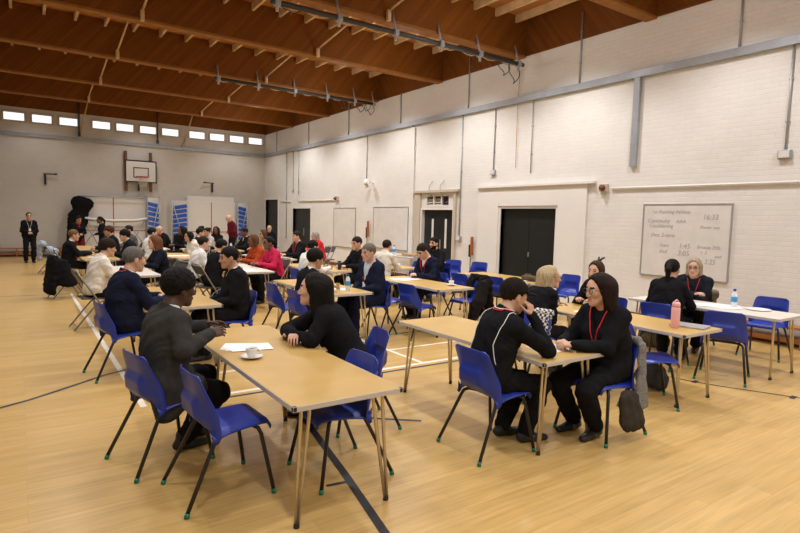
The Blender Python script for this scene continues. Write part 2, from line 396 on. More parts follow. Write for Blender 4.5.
# pale diagonal braces from the beams up to the purlins
for k in (3, 4, 5, 6, 7):
    yb = BEAMS[k]
    for side, x in (('left', 2.0), ('right', 5.6)):
        dx = .12 if side == 'left' else .42
        r = thing('diagonal_brace', 'pale diagonal brace on the %s row, fixed to the %s' % (side, {3: 'beam above the nearer lighting pipe', 4: 'beam between the lighting pipes', 5: 'beam above the farther lighting pipe', 6: 'beam just beyond the farther pipe', 7: 'beam closest to the windows'}[k]), 'brace', (x, yb, ZT), 0, 'pale roof braces')
        b = MB(); b.tube([(0, -.06, .12), (dx, -.85, .62)], .022, 8); b.build('rod', M['purlin'], r)
        b = MB(); b.box((0, -.035, .04), (.07, .07, .20), None, .01); b.build('bracket', M['purlin'], r)
for side, x, x2 in (('left', 2.35, 2.0), ('right', 5.15, 5.7)):
    r = thing('diagonal_brace', 'pale diagonal brace on the %s, standing on the far wall below the windows' % side, 'brace', (x2, YF, 4.45), 0, 'pale roof braces')
    b = MB(); b.tube([(0, -.05, .1), (.25 if side == 'left' else .3, -.55, 1.45)], .025, 8); b.build('rod', M['purlin'], r)
    b = MB(); b.box((0, -.04, 0), (.16, .075, .12), None, .01); b.build('bracket', M['frame'], r)
# two dark lighting pipes with drop hangers, clamps and looped cables
def light_pipe(lab, x0, x1, y, z, hang, loops):
    r = thing('lighting_pipe', lab, 'pipe', (x0, y, z)); L = x1-x0
    b = MB(); b.tube([(0, 0, 0), (L, 0, 0)], .042, 12); b.build('pipe', M['darkmetal'], r)
    for h in hang:
        b = MB(); b.tube([(h, 0, -.14), (h, 0, .05)], .028, 8); b.tube([(h, 0, .03), (h, .125, .40)], .02, 8); b.box((h, 0, 0), (.09, .13, .11), None, .01)
        b.build('hanger', M['galv'], r)
    rnd = random.Random(4)
    for h, d in loops:
        b = MB(); n = 14; wl = .16+.06*rnd.random()
        b.tube([(h+wl*(t/n-.5)*2, .05*math.sin(t), -d*math.sin(math.pi*t/n)) for t in range(n+1)], .009, 6); b.build('cable_loop', M['black'], r)
    b = MB(); n = 40
    b.tube([(L*t/n, .06, .02-.07*abs(math.sin(t*.8))) for t in range(n+1)], .012, 6); b.build('cable', M['purlin'], r)
light_pipe('nearer dark lighting pipe with drop hangers, ending at the right wall', 3.35, 9.0, 8.60, 5.04, [.1, 1.2, 2.35, 3.4, 4.4, 5.5], [(5.1, .3), (5.4, .42), (.35, .12)])
light_pipe('farther dark lighting pipe with a tangle of cables at its right end', 4.2, 9.0, 14.62, 5.14, [.1, 1.15, 2.2, 3.2, 4.1, 4.75], [(3.7, .25), (3.9, .2), (4.3, .3), (4.5, .24), (4.65, .34)])
for x, lab in ((1.95, 'dark drop pole in front of the third and fourth far windows'), (4.68, 'dark drop pole in front of the sixth far window')):
    b = MB(); b.tube([(0, 0, 0), (0, 0, 1.52)], .03, 8); b.box((0, 0, .02), (.09, .07, .12)); o = b.build('drop_pole', M['darkmetal']); o.location = (x, YF-.12, 4.5); tag(o, lab, 'pole')

# ------------------------------------------------------------ doors, panel, vent
def door_leaf(par, y0, y1, z1, handle=None, slots=()):
    b = MB(); b.bx(XR+.08, XR+.125, y0+.004, y1-.004, .005, z1, .003); d = b.build('door_leaf', M['doorblack'], par)
    for (ya, yb, za, zb) in slots:
        b = MB(); b.bx(XR+.074, XR+.082, ya, yb, za, zb); b.build('vision_panel', M['board'], d)
    if handle:
        b = MB(); b.box((XR+.07, handle[0], handle[1]), (.03, .03, handle[2]), None, .005); b.build('door_handle', M['alu'], d)
    return d
def door(n, D, leaves, frame=True):
    fr = MB(); t = .06
    fr.bx(XR-.025, XR+.2, D[0]-t, D[0], 0, D[3]+t); fr.bx(XR-.025, XR+.2, D[1], D[1]+t, 0, D[3]+t); fr.bx(XR-.025, XR+.2, D[0], D[1], D[3], D[3]+t)
    o = fr.build('door_%d' % n, M['plaster']); struct(o)
    b = MB(); b.bx(XR+.2, XR+.22, D[0], D[1], 0, D[3]); b.build('door_back', M['doorblack'], o)
    for L in leaves: door_leaf(o, *L)
    return o
m1 = (D1[0]+D1[1])/2; m2 = (D2[0]+D2[1])/2
door(1, D1, [(D1[0], m1, D1[3], (m1-.02, .98, .10)), (m1, D1[1], D1[3])])
door(2, D2, [(D2[0], m2, D2[3], (m2-.07, .92, .5), [(m2-.32, m2-.24, .95, 1.72), (m2-.32, m2-.24, .35, .6)]), (m2, D2[1], D2[3], None, [(m2+.24, m2+.32, .95, 1.72), (m2+.24, m2+.32, .35, .6)])])
door(3, D3, [(D3[0], (D3[0]+D3[1])/2, D3[3], (20.2, 1.1, .3)), ((D3[0]+D3[1])/2, D3[1], D3[3])])
door(4, D4, [(D4[0], D4[1], D4[3])])
w = MB(); w.bx(XR-.05, XR, 6.92, D1[0]-.06, 0, 2.47); w.bx(XR-.05, XR, D1[1]+.06, 10.02, 0, 2.47); w.bx(XR-.05, XR, D1[0]-.06, D1[1]+.06, D1[3]+.06, 2.47)
struct(w.build('trim_4', M['plaster']))
w = MB(); w.bx(XR-.10, XR, 6.75, 10.05, 2.47, 2.52); struct(w.build('trim_5', M['plaster']))
w = MB(); w.bx(XR-.06, XR, D2[0]-.06, D2[0]-.14, 0, 2.46); w.bx(XR-.06, XR, D2[1]+.06, D2[1]+.30, 0, 2.46); w.bx(XR-.09, XR, D2[0]-.25, D2[1]+.35, 2.42, 2.48); struct(w.build('trim_6', M['frame']))
w = MB(); w.bx(XR-.05, XR, 12.72, 12.9, 0, 4.25); struct(w.build('trim_7', M['wall']))
r = thing('louvre_vent', 'dark slatted louvre vent above the black doors with glazed slots', 'vent', (XR, m2, 2.2))
for s_ in (-1, 0, 1):
    for q in range(4):
        b = MB(); b.box((.05, s_*.325, -.1+.068*q), (.012, .29, .06), (0, rad(35), 0)); b.build('slat', M['darkmetal'] if (s_ == -1 or q == 3) else M['frame'], r)
b = MB(); b.bx(-.012, .06, -.5, .5, .12, .15); b.bx(-.012, .06, -.5, .5, -.15, -.12)
for yq in (-.49, -.165, .165, .49): b.bx(-.012, .06, yq-.015, yq+.015, -.12, .12)
b.build('vent_frame', M['plaster'], r); b = MB(); b.bx(.12, .13, -.5, .5, -.14, .14); b.build('vent_back', M['doorblack'], r)

# ------------------------------------------------------------ wall services
def single(name, mb, m, lab, cat, group=None, loc=None):
    o = mb.build(name, m); tag(o, lab, cat, group)
    if loc: o.location = loc
    return o
b = MB(); b.bx(XR-.077, XR-.002, YB+.01, YF-.01, 4.30, 4.43, .004); single('cable_trunking', b, M['galv'], 'long grey steel cable trunking running along the whole right wall', 'trunking')
b = MB(); b.bx(XL+.01, XR-.08, YF-.072, YF-.002, 4.30, 4.42, .004); single('cable_trunking', b, M['galv'], 'grey steel cable trunking along the far wall below the windows', 'trunking')
def onwall(px_, py_):   # pixel on the right wall -> (y, z)
    R3 = cam.matrix_world.to_3x3(); d = R3 @ Vector(((px_-400)/553.68, -(py_-266.5)/553.68, -1)); t = XR/d.x
    return t*d.y, EYE+t*d.z
y, z = onwall(637, 120); z0 = onwall(635, 167)[1]
b = MB(); b.bx(XR-.07, XR, y-.06, y+.06, z0, 4.30, .004); single('trunking_drop', b, M['galv'], 'short wide grey trunking drop left of the whiteboard with writing', 'trunking')
def conduit(pt, pb, lab, rr=.013, box=None, m='conduit', zt=None, zb=None):
    y, zb_ = onwall(*pb); zt_ = zt if zt is not None else onwall(*pt)[1]; zb_ = zb if zb is not None else zb_
    r = thing('conduit', lab, 'conduit', (XR-.02, y, zb_))
    b = MB(); b.tube([(0, 0, 0), (0, 0, zt_-zb_)], rr, 8); b.build('tube', M[m], r)
    for q in range(1, int((zt_-zb_)/.6)+1):
        b = MB(); b.box((.005, 0, q*.6-.2), (.025, .055, .02)); b.build('saddle_clip', M[m], r)
    if box:
        b = MB(); b.box((-.01, 0, -box/2), (.06, box*1.35, box), None, .008); bo = b.build('socket_box', M['galv'], r)
        b = MB(); b.box((-.045, 0, -box/2), (.012, box*1.1, box*.75), None, .003); b.build('face_plate', M['board'], bo)
for p, l in (((740, 49), 'grey conduit rising above the trunking at the top right corner'), ((580, 84), 'grey conduit rising from trunking to roof above the black double doors'), ((469, 104), 'grey conduit above the trunking under the end of the nearer lighting pipe'),
             ((401, 123), 'grey conduit above the trunking to the left of the nearer lighting pipe end'), ((349, 134), 'grey conduit above the trunking, hanging below the farther pipe'), ((309, 143), 'grey conduit above the trunking, second from the far corner'), ((277, 150), 'grey conduit above the trunking beside the far right corner')):
    conduit(None, p, l, .018, zt=ZT+(.5 if p[0] in (580, 469, 349) else 0), zb=4.43)
conduit(None, (786, 150), 'grey conduit ending in a twin socket high up at the right edge', .016, .13, zt=4.30)
conduit(None, (531, 173), 'thin grey conduit stub hanging above the left of the black double doors', .012, zt=4.30)
conduit(None, (494, 170), 'grey conduit with a socket box above the louvre vent side of the double doors', .014, .11, zt=4.30)
conduit(None, (459.5, 236), 'long grey conduit down to a switch box right of the glazed black doors', .016, .12, zt=4.30)
conduit(None, (410, 250), 'long thick grey conduit beside the pilaster left of the glazed black doors', .03, zt=4.30)
conduit(None, (367, 181), 'thin grey conduit with a grey box above the two blank whiteboards', .012, .12, zt=4.30)
conduit(None, (293.5, 189), 'thin conduit with small box above the far black door, left one', .012, .09, zt=4.30)
conduit(None, (299, 191), 'thin conduit above the far black door, right one', .012, .06, zt=4.30)
conduit(None, (286.5, 236), 'long grey conduit down the wall between the two far black doors', .018, .08, zt=4.30)
b = MB(); yq, zq = onwall(516.5, 168); b.tube([(0, 0, 0), (0, .02, 1.2), (0, -.01, 5.0-zq)], .008, 6); single('hanging_cord', b, M['purlin'], 'thin pale cord hanging from the nearer lighting pipe down the wall', 'cord', None, (XR-.03, yq, zq))
def hpipe(p0, p1, lab):
    y0, z0 = onwall(*p0); y1, z1 = onwall(*p1)
    b = MB(); b.tube([(XR-.03, y0, z0), (XR-.03, y1, z0)], .018, 8); single('wall_pipe', b, M['plaster'], lab, 'pipe')
hpipe((612, 188.5), (830, 182), 'painted horizontal pipe above the whiteboard with writing'); hpipe((299, 201), (335, 199.5), 'painted horizontal pipe above the far black door'); hpipe((281, 201.5), (291, 201.3), 'short painted pipe left of the far black door')
for p, s_, lab in (((605, 188), 1, 'brown junction box on the wall between the double doors and the written whiteboard'), ((337.5, 198.5), 1.15, 'brown junction box at the end of the pipe above the far black door')):
    y, z = onwall(*p); r = thing('junction_box', lab, 'junction box', (XR, y, z))
    b = MB(); b.box((-.035, 0, 0), (.07, .17*s_, .15*s_), None, .012); b.build('box', M['frame'], r)
    b = MB(); b.lathe([(.06, 0), (.055, .05), (.02, .06), (.02, .09)], (0, 0, 0), 16, Matrix.Translation((-.07, 0, 0)) @ Matrix.Rotation(rad(-90), 4, 'Y')); b.build('dial', M['brownwood'], r)
y, z = onwall(373, 183); r = thing('wall_floodlight', 'small white floodlight bracket high on the wall over the blank whiteboards', 'light', (XR, y, z))
b = MB(); b.tube([(0, 0, 0), (-.18, 0, .02)], .018, 8); b.build('arm', M['white'], r); b = MB(); b.box((-.22, 0, .03), (.12, .17, .14), (0, .4, 0), .015); b.build('lamp_head', M['white'], r)
for p, lab in (((432, 189), 'left thin wire bracket above the louvre vent'), ((443, 188), 'right thin wire bracket above the louvre vent')):
    y, z = onwall(*p); b = MB(); b.tube([(0, 0, -.22), (-.06, .02, -.1), (-.09, .0, .05), (-.05, -.05, .16), (0, -.03, .2)], .012, 6); single('wire_bracket', b, M['conduit'], lab, 'bracket', None, (XR-.01, y, z))
for p, h, lab in (((473.5, 250), .5, 'orange and black wooden post hung on the wall left of the black double doors'), ((369.5, 232), .55, 'orange and black wooden post on the wall between the two blank whiteboards')):
    y, z = onwall(*p); r = thing('wooden_post', lab, 'post', (XR-.07, y, z))
    b = MB(); b.box((0, -.01, .1), (.05, .065, h*.9), None, .008); b.build('post', M['orangewood'], r); b = MB(); b.box((-.01, .05, -.02), (.05, .05, h*.6), None, .012); b.build('strap', M['black'], r)
    b = MB(); b.tube([(0, .03, -z), (0, .03, -h/2+.1)], .014, 6); b.build('stem', M['darkmetal'], r)
# whiteboards
def whiteboard(lab, y0, y1, z0, z1):
    r = thing('whiteboard', lab, 'whiteboard', (XR, (y0+y1)/2, z0)); hw = (y1-y0)/2; H = z1-z0
    b = MB(); b.bx(-.022, -.004, -hw, hw, 0, H); b.build('board_face', M['board'], r)
    b = MB(); t = .02
    b.bx(-.03, 0, -hw-t, -hw, -t, H+t); b.bx(-.03, 0, hw, hw+t, -t, H+t); b.bx(-.03, 0, -hw, hw, H, H+t); b.bx(-.03, 0, -hw, hw, -t, 0); b.build('board_frame', M['alu'], r)
    return r
wb = whiteboard('large whiteboard with handwritten marker notes on the right wall', 4.235, 5.70, .83, 2.045)
whiteboard('blank whiteboard nearer the glazed black doors', 12.98, 14.84, .80, 2.03)
whiteboard('blank whiteboard nearer the far corner of the hall', 16.0, 17.5, .70, 2.01)
def text(s, u, v, size, par, sx=1.0, m='ink', shear=.15):
    c = bpy.data.curves.new('t', 'FONT'); c.body = s; c.size = size; c.shear = shear; c.extrude = .0006
    t = bpy.data.objects.new('t', c); COL.objects.link(t); bpy.context.view_layer.update()
    me = bpy.data.meshes.new_from_object(t.evaluated_get(bpy.context.evaluated_depsgraph_get())); bpy.data.objects.remove(t)
    me.materials.clear(); me.materials.append(M[m]); o = bpy.data.objects.new('handwriting', me); COL.objects.link(o); o.parent = par
    W_, H_ = 1.465, 1.215
    o.matrix_local = Matrix.Translation((-.0235, W_/2-u*W_, H_*(1-v))) @ Matrix(((0, 0, -1, 0), (-sx, 0, 0, 0), (0, 1, 0, 0), (0, 0, 0, 1)))
text('1st Running Athlete', .10, .12, .088, wb, .95); text('16:33', .70, .20, .125, wb, .9); text('Continuity', .05, .25, .10, wb, .95); text('AAA', .40, .25, .085, wb); text('Conditioning', .08, .32, .095, wb, .85)
text('Power top', .68, .32, .072, wb); text('(hot 2-iams', .10, .45, .095, wb, 1.0); text('Start', .22, .59, .085, wb); text('1:45', .45, .60, .12, wb, .95); text('Bronze 25%', .66, .59, .08, wb, .95)
text('End', .22, .68, .09, wb); text('3:05', .44, .70, .125, wb, .95); text('+', .70, .66, .07, wb); text('2', .75, .66, .07, wb); text('and', .86, .70, .07, wb); text('3:25', .75, .79, .115, wb, .9)
# bench along the right wall, bench on the far wall
def bench(name, lab, L, loc, rz):
    r = thing(name, lab, 'bench', loc, rz)
    b = MB(); b.box((0, 0, .30), (L, .24, .035), None, .006); b.build('bench_top', M['benchwood'], r)
    b = MB(); b.box((0, 0, .10), (L, .04, .07), None, .005); b.build('rail', M['benchwood'], r)
    for q in range(4):
        x = -L/2+.2+q*(L-.4)/3; b = MB(); b.box((x, 0, .14), (.05, .22, .28), None, .004); b.build('leg', M['benchwood'], r)
bench('gym_bench', 'long low wooden gym bench against the right wall below the written whiteboard', 3.6, (9.03, 3.6, 0), rad(90))
bench('gym_bench', 'long low wooden bench on the far wall behind the standing woman', 2.4, (.25, 24.02, 0), 0)
# basketball goal
r = thing('basketball_goal', 'basketball backboard with orange hoop on the far wall', 'basketball goal', (4.045, YF, 3.3))
b = MB(); b.box((0, -.16, 0), (1.14, .03, .86), None, .004); b.build('backboard', M['bed_white'], r)
b = MB(); t = .045; y = -.18
for (x0, x1, z0, z1) in ((-.575, .575, .39, .435), (-.575, .575, -.435, -.39), (-.575, -.53, -.39, .39), (.53, .575, -.39, .39), (-.28, .28, .125, .16), (-.28, .28, -.25, -.215), (-.28, -.245, -.215, .125), (.245, .28, -.215, .125)): b.bx(x0, x1, y-.004, y+.004, z0, z1)
b.build('painted_frame', M['black'], r)
for x in (-.53, .37):
    b = MB(); b.box((x, -.07, .0), (.09, .14, 1.55), None, .006); b.build('mounting_post', M['brownwood'], r)
b = MB(); b.tube([(.23*math.cos(a*math.pi/12), -.55+.23*math.sin(a*math.pi/12), -.22) for a in range(24)], .014, 8, closed=True); b.box((0, -.24, -.22), (.16, .13, .05)); hp = b.build('hoop', M['hoop'], r)
b = MB()
for a in range(12):
    c0, s0 = math.cos(a*math.pi/6), math.sin(a*math.pi/6)
    for d in (-1, 1):
        a1 = (a+d)*math.pi/6; b.tube([(.22*c0, -.55+.22*s0, -.23), (.15*math.cos(a1), -.55+.15*math.sin(a1), -.42), (.13*c0, -.55+.13*s0, -.6)], .006, 4)
b.build('net', M['net'], r)
b = MB(); b.box((-.08, -.1, -.62), (.06, .06, .3)); b.build('crank_bracket', M['black'], r)
for x, z, lab in ((.84, 2.90, 'black T-shaped bracket on the far wall above the standing woman'), (6.85, 2.91, 'black T-shaped bracket on the far wall right of the basketball goal')):
    r = thing('wall_bracket', lab, 'bracket', (x, YF, z)); sg = 1 if x < 3 else -1
    b = MB(); b.box((0, -.04, -.1), (.07, .08, .36), None, .006); b.build('plate', M['black'], r)
    b = MB(); b.tube([(-.06*sg, -.09, .1), (.33*sg, -.12, .11)], .022, 8); b.box((.33*sg, -.12, .11), (.09, .07, .06)); b.build('arm', M['darkmetal'], r)
# folded trampolines against the far wall
def trampoline(lab, x, wid, h, leftw, rightw, low):
    r = thing('folded_trampoline', lab, 'trampoline', (x, YF-.35, 0)); hw = wid/2
    b = MB(); b.box((0, .1, h/2+.15), (wid, .03, h-.3), None, .004); bd = b.build('trampoline_bed', M['bed_white'], r)
    b = MB(); b.bx(-.015, .015, .075, .082, .32, h-.02); b.bx(-hw+.02, hw-.02, .075, .082, h*.42, h*.42+.03); b.build('cross_line', M['red'], bd)
    b = MB()
    for xx in (-hw, hw): b.tube([(xx, 0, .05), (xx, 0, h)], .03, 8); b.tube([(xx, -.25, .06), (xx, .2, .06)], .03, 8)
    b.tube([(-hw, 0, h-.03), (hw, 0, h-.03)], .022, 8) if low else None
    b.build('frame', M['conduit'], r)
    if low:
        b = MB(); b.tube([(-hw, -.12, h*.62), (-hw*.6, -.14, h*.59), (0, -.14, h*.575), (hw*.6, -.14, h*.585), (hw, -.12, h*.62)], .03, 8)
        for sg in (-1, 1): b.tube([(sg*hw*.95, -.12, h*.62), (sg*hw*.5, -.16, h*.2)], .02, 6); b.tube([(sg*hw*.5, -.12, h*.5), (sg*hw*1.0, -.16, h*.1)], .02, 6); b.tube([(-sg*hw*.6, -.12, h*.49), (sg*hw*.1, -.12, h*.49)], .018, 6)
        b.build('folding_leg_frame', M['conduit'], r)
        b = MB(); b.tube([(-hw*.98, -.2, h*.64), (-hw*.6, -.22, h*.61), (0, -.22, h*.595), (hw*.6, -.22, h*.605), (hw*.98, -.2, h*.64)], .045, 8); b.build('edge_pad', M['white'], r)
    for sg, wd in ((-1, leftw), (1, rightw)):
        if not wd: continue
        p = MB(); p.box((sg*(hw+wd/2), -.05, h/2+.12), (wd, .05, h-.25), (sg*.5, 0, 0)); pw = p.build('end_deck', M['bed_white'], r)
        for q in range(9):
            p = MB(); z = .4+q*(h-.55)/9; p.box((sg*(hw+wd/2), -.09, z+.07), (wd*.98, .03, .14), (sg*.5, rad(10)*sg, 0), .008); p.build('blue_pad', M['pad_blue'], r)
        p = MB()
        for e in (-.5, .5): p.tube([(sg*(hw+wd/2)+e*wd*.9, -.05-e*sg*.3*wd, .04), (sg*(hw+wd/2)+e*wd*.9, -.05-e*sg*.3*wd, h+.06)], .026, 8)
        p.tube([(sg*(hw+wd*.1), -.14, .2), (sg*(hw+wd*.95), -.14, h-.05)], .02, 6); p.build('wing_frame', M['conduit'], r)
    return r
trampoline('folded white trampoline with red cross lines below the basketball goal', 3.03, 2.3, 2.28, .0, .5, True)
tr2 = trampoline('folded white trampoline between blue padded wings, right of the basketball goal', 6.75, 2.05, 2.22, .62, .5, False)
b = MB(); b.box((0, .16, 2.25), (1.95, .03, .36), None, .01); b.build('upper_bed_panel', M['bed_white'], tr2)  # folded mat, attached to the trampoline as one of its parts
# ================================================================ figures: smooth-blended volumes meshed by surface nets
class Vol:
    def __init__(s, h, sc=1.0): s.h = h; s.s = sc; s.ops = []
    def cap(s, a, b, r1, r2=None, fr=None, w=None, k=.02, sub=False, raw=False):
        """tapered limb from a to b in frame fr; w = per-axis widening of the radius"""
        q = 1.0 if raw else s.s
        hs = fr[2] if fr is not None and len(fr) > 2 else 1.0; q *= hs; r1 = r1*hs; r2 = None if r2 is None else r2*hs; fr = None if fr is None else fr[:2]
        r2 = r1 if r2 is None else r2
        a = np.array(a, float)*q; b = np.array(b, float)*q
        s.ops.append(('c', a, b, r1*s.s, r2*s.s, fr, np.array(w if w else (1, 1, 1), float), k*s.s, sub)); return s
    def ball(s, c, r, fr=None, w=None, k=.02, sub=False, raw=False): return s.cap(c, c, r, r, fr, w, k, sub, raw)
    def ell(s, c, rr, fr=None, k=.02, sub=False):
        m = min(rr); return s.cap(c, c, m, m, fr, [x/m for x in rr], k, sub)
    def plane(s, p, n, fr=None):
        """cut away the side the normal points to"""
        p = np.array(p, float)*s.s*(fr[2] if fr is not None and len(fr) > 2 else 1); n = np.array(n, float); n /= np.linalg.norm(n)
        if fr is not None: p = fr[1]+fr[0].T@p; n = fr[0].T@n
        s.ops.append(('p', p, n)); return s
    def wedge(s, z0, slope, fr, x0=.0):
        s.ops.append(('w', z0*s.s, slope, fr, x0*s.s)); return s
    def noise(s, amp, fn): s.ops.append(('n', amp, fn)); return s
    def build(s):
        lo = np.full(3, 9.); hi = np.full(3, -9.)
        for o in s.ops:
            if o[0] == 'c' and not o[8]:
                _, a, b, r1, r2, fr, w, k, _s = o; r = max(r1, r2)*w.max()+.012
                for p in (a, b):
                    q = fr[1]+fr[0].T@p if fr is not None else p
                    lo = np.minimum(lo, q-r); hi = np.maximum(hi, q+r)
        h = s.h; lo = lo-2*h; n = np.ceil((hi-lo)/h).astype(int)+3
        ax = [(lo[i]+h*np.arange(n[i])).astype(np.float32) for i in range(3)]
        f = np.full(n, 1., np.float32)
        for o in s.ops:
            if o[0] == 'c':
                _, a, b, r1, r2, fr, w, k, sub = o; r = max(r1, r2)*w.max()+k+3*h
                qs = [fr[1]+fr[0].T@p if fr is not None else p for p in (a, b)]
                l = np.minimum(*qs)-r; u = np.maximum(*qs)+r
                i0 = np.clip(np.floor((l-lo)/h).astype(int), 0, n); i1 = np.clip(np.ceil((u-lo)/h).astype(int)+1, 0, n)
                if np.any(i1 <= i0): continue
                sl = tuple(slice(i0[i], i1[i]) for i in range(3))
                X = ax[0][sl[0]][:, None, None]; Y = ax[1][sl[1]][None, :, None]; Z = ax[2][sl[2]][None, None, :]
                if fr is not None:
                    Rm, oo = fr; Rm = Rm.astype(np.float32); X = X-np.float32(oo[0]); Y = Y-np.float32(oo[1]); Z = Z-np.float32(oo[2])
                    P = [(Rm[i, 0]*X+Rm[i, 1]*Y+Rm[i, 2]*Z) for i in range(3)]
                else: P = [X, Y, Z]
                P = [(P[i]/np.float32(w[i])-np.float32(a[i]/w[i])) for i in range(3)]
                ba = (b-a)/w; L = float(ba@ba)
                if L > 1e-10:
                    t = np.clip((P[0]*np.float32(ba[0])+P[1]*np.float32(ba[1])+P[2]*np.float32(ba[2]))/np.float32(L), 0, 1)
                    d = np.sqrt((P[0]-t*np.float32(ba[0]))**2+(P[1]-t*np.float32(ba[1]))**2+(P[2]-t*np.float32(ba[2]))**2)-(np.float32(r1)+t*np.float32(r2-r1))
                else: d = np.sqrt(P[0]**2+P[1]**2+P[2]**2)-np.float32(r1)
                d = d*np.float32(w.min() if w.min() < 1 else 1)
                g = f[sl]
                if sub:
                    hh = np.maximum(k-np.abs(g+d), 0)/k; f[sl] = np.maximum(g, -d)+hh*hh*k*.25
                else:
                    hh = np.maximum(k-np.abs(g-d), 0)/k; f[sl] = np.minimum(g, d)-hh*hh*k*.25
            elif o[0] == 'p':
                p, nn = o[1], o[2]
                d = ((ax[0]-p[0])*nn[0])[:, None, None]+((ax[1]-p[1])*nn[1])[None, :, None]+((ax[2]-p[2])*nn[2])[None, None, :]
                np.maximum(f, d.astype(np.float32), out=f)
            elif o[0] == 'w':
                _, z0, sl_, fr, x0 = o; Rm, oo = fr
                X = (ax[0]-oo[0])[:, None, None]; Y = (ax[1]-oo[1])[None, :, None]; Z = (ax[2]-oo[2])[None, None, :]
                P = [(Rm[i, 0]*X+Rm[i, 1]*Y+Rm[i, 2]*Z).astype(np.float32) for i in range(3)]
                d = np.maximum((np.abs(P[1])-(P[2]-z0)*sl_)*.9, x0-P[0])
                np.maximum(f, -d, out=f)
            else:
                idx = np.nonzero(np.abs(f) < .03)
                f[idx] += o[1]*o[2](ax[0][idx[0]], ax[1][idx[1]], ax[2][idx[2]])
        f[0] = f[-1] = .1; f[:, 0] = f[:, -1] = .1; f[:, :, 0] = f[:, :, -1] = .1
        s.f, s.lo, s.n = f, lo, n
        return nets(f, lo, h)
    def val(s, P):
        i = np.clip((P-s.lo)/s.h, 0, s.n-1.001); a = i.astype(int); t = i-a; r = 0
        for dx in (0, 1):
            for dy in (0, 1):
                for dz in (0, 1):
                    wgt = (t[0] if dx else 1-t[0])*(t[1] if dy else 1-t[1])*(t[2] if dz else 1-t[2])
                    r += wgt*s.f[min(a[0]+dx, s.n[0]-1), min(a[1]+dy, s.n[1]-1), min(a[2]+dz, s.n[2]-1)]
        return float(r)
    def grad(s, P):
        e = s.h; return np.array([(s.val(P+d)-s.val(P-d))/(2*e) for d in np.eye(3)*e])
    def snap(s, P, off=.004):
        P = np.array(P, float)
        for _ in range(12):
            v = s.val(P)-off; g = s.grad(P); q = g@g
            if q < 1e-6: break
            P = P-g*v/max(q, .2)*.8
        return P
    def march(s, P, d, off=.004, far=.5):
        """walk in from outside along -d until the surface"""
        P = np.array(P, float); d = np.array(d, float)
        for t in np.arange(far, -.3, -s.h*.5):
            q = P+d*t
            if np.all(q > s.lo) and np.all(q < s.lo+(s.n-1)*s.h) and s.val(q) < off: return q
        return P
def nets(f, lo, h):
    m = f < 0
    c = np.zeros(tuple(np.array(f.shape)-1), np.uint8)
    for dx in (0, 1):
        for dy in (0, 1):
            for dz in (0, 1): c += m[dx:m.shape[0]-1+dx, dy:m.shape[1]-1+dy, dz:m.shape[2]-1+dz]
    I = np.nonzero((c > 0) & (c < 8)); nv = len(I[0]); idx = np.full(c.shape, -1, np.int32); idx[I] = np.arange(nv)
    V = {}
    for k in range(8):
        dx, dy, dz = k & 1, k >> 1 & 1, k >> 2 & 1; V[k] = f[I[0]+dx, I[1]+dy, I[2]+dz]
    acc = np.zeros((nv, 3), np.float32); cnt = np.zeros(nv, np.float32)
    for a in range(8):
        for bit in (1, 2, 4):
            if a & bit: continue
            b = a | bit; x = (V[a] < 0) != (V[b] < 0); t = np.where(x, V[a]/np.where(x, V[a]-V[b], 1), 0)
            for i in range(3):
                base = (a >> i) & 1; acc[:, i] += np.where(x, base+(t if bit == 1 << i else 0), 0)
            cnt += x
    P = acc/cnt[:, None]+np.stack(I, 1)
    P = P*h+lo
    Q = []
    for axn in range(3):
        o1, o2 = [(1, 2), (2, 0), (0, 1)][axn]
        sl = [slice(1, d-1) for d in f.shape]; sl2 = list(sl); sl[axn] = slice(0, f.shape[axn]-1); sl2[axn] = slice(1, f.shape[axn])
        A = m[tuple(sl)]; B = m[tuple(sl2)]; E = np.nonzero(A != B)
        if len(E[0]) == 0: continue
        off = np.ones(3, int); off[axn] = 0; C = [E[i]+off[i] for i in range(3)]
        def at(d1, d2):
            q = [x.copy() for x in C]; q[o1] -= d1; q[o2] -= d2; return idx[q[0], q[1], q[2]]
        q = np.stack([at(1, 1), at(0, 1), at(0, 0), at(1, 0)], 1); inside = A[E]
        q[~inside] = q[~inside][:, ::-1]; Q.append(q)
    Q = np.concatenate(Q); Q = Q[(Q >= 0).all(1)]
    return P, Q

def frame(f, u, o):
    f = np.array(f, float); u = np.array(u, float); u /= np.linalg.norm(u); f = f-u*(f@u); f /= np.linalg.norm(f)
    return (np.array([f, np.cross(u, f), u]), np.array(o, float))
def wpt(fr, p): return fr[1]+fr[0].T@(np.array(p, float)*(fr[2] if len(fr) > 2 else 1))
def ik(a, b, l1, l2, pole):
    a = np.array(a, float); b = np.array(b, float); d = b-a; L = np.linalg.norm(d)
    if L > (l1+l2)*.995: b = a+d/L*(l1+l2)*.995; d = b-a; L = np.linalg.norm(d)
    x = (l1*l1-l2*l2+L*L)/(2*L); y = math.sqrt(max(l1*l1-x*x, 0)); e = d/L
    p = np.array(pole, float); p = p-e*(p@e); p /= max(np.linalg.norm(p), 1e-6)
    return a+e*x+p*y, b
def folds(seed=0, fq=1.0):
    a = seed*1.7
    def fn(x, y, z):
        q = np.sin(19*fq*x+13*fq*z+4*np.sin(9*fq*y+a)+a); r = np.sin(36*fq*z-21*fq*x+5*np.sin(8*fq*(x+y)+a)+2*a); t = np.sin(19*fq*y+26*fq*z+3*np.sin(14*fq*x+a))
        return (q*r+.6*t*q+.25*np.sin(70*z+6*q+40*y)).astype(np.float32)
    return fn
def strands(x, y, z): return (np.sin(260*y+8*np.sin(20*z))+np.sin(230*x+9*np.sin(17*z)+3)).astype(np.float32)
def curls(x, y, z): return (np.sin(150*x)*np.sin(150*y+1)*np.sin(140*z)+.6*np.sin(80*x+2)*np.sin(90*y)*np.sin(85*z)).astype(np.float32)

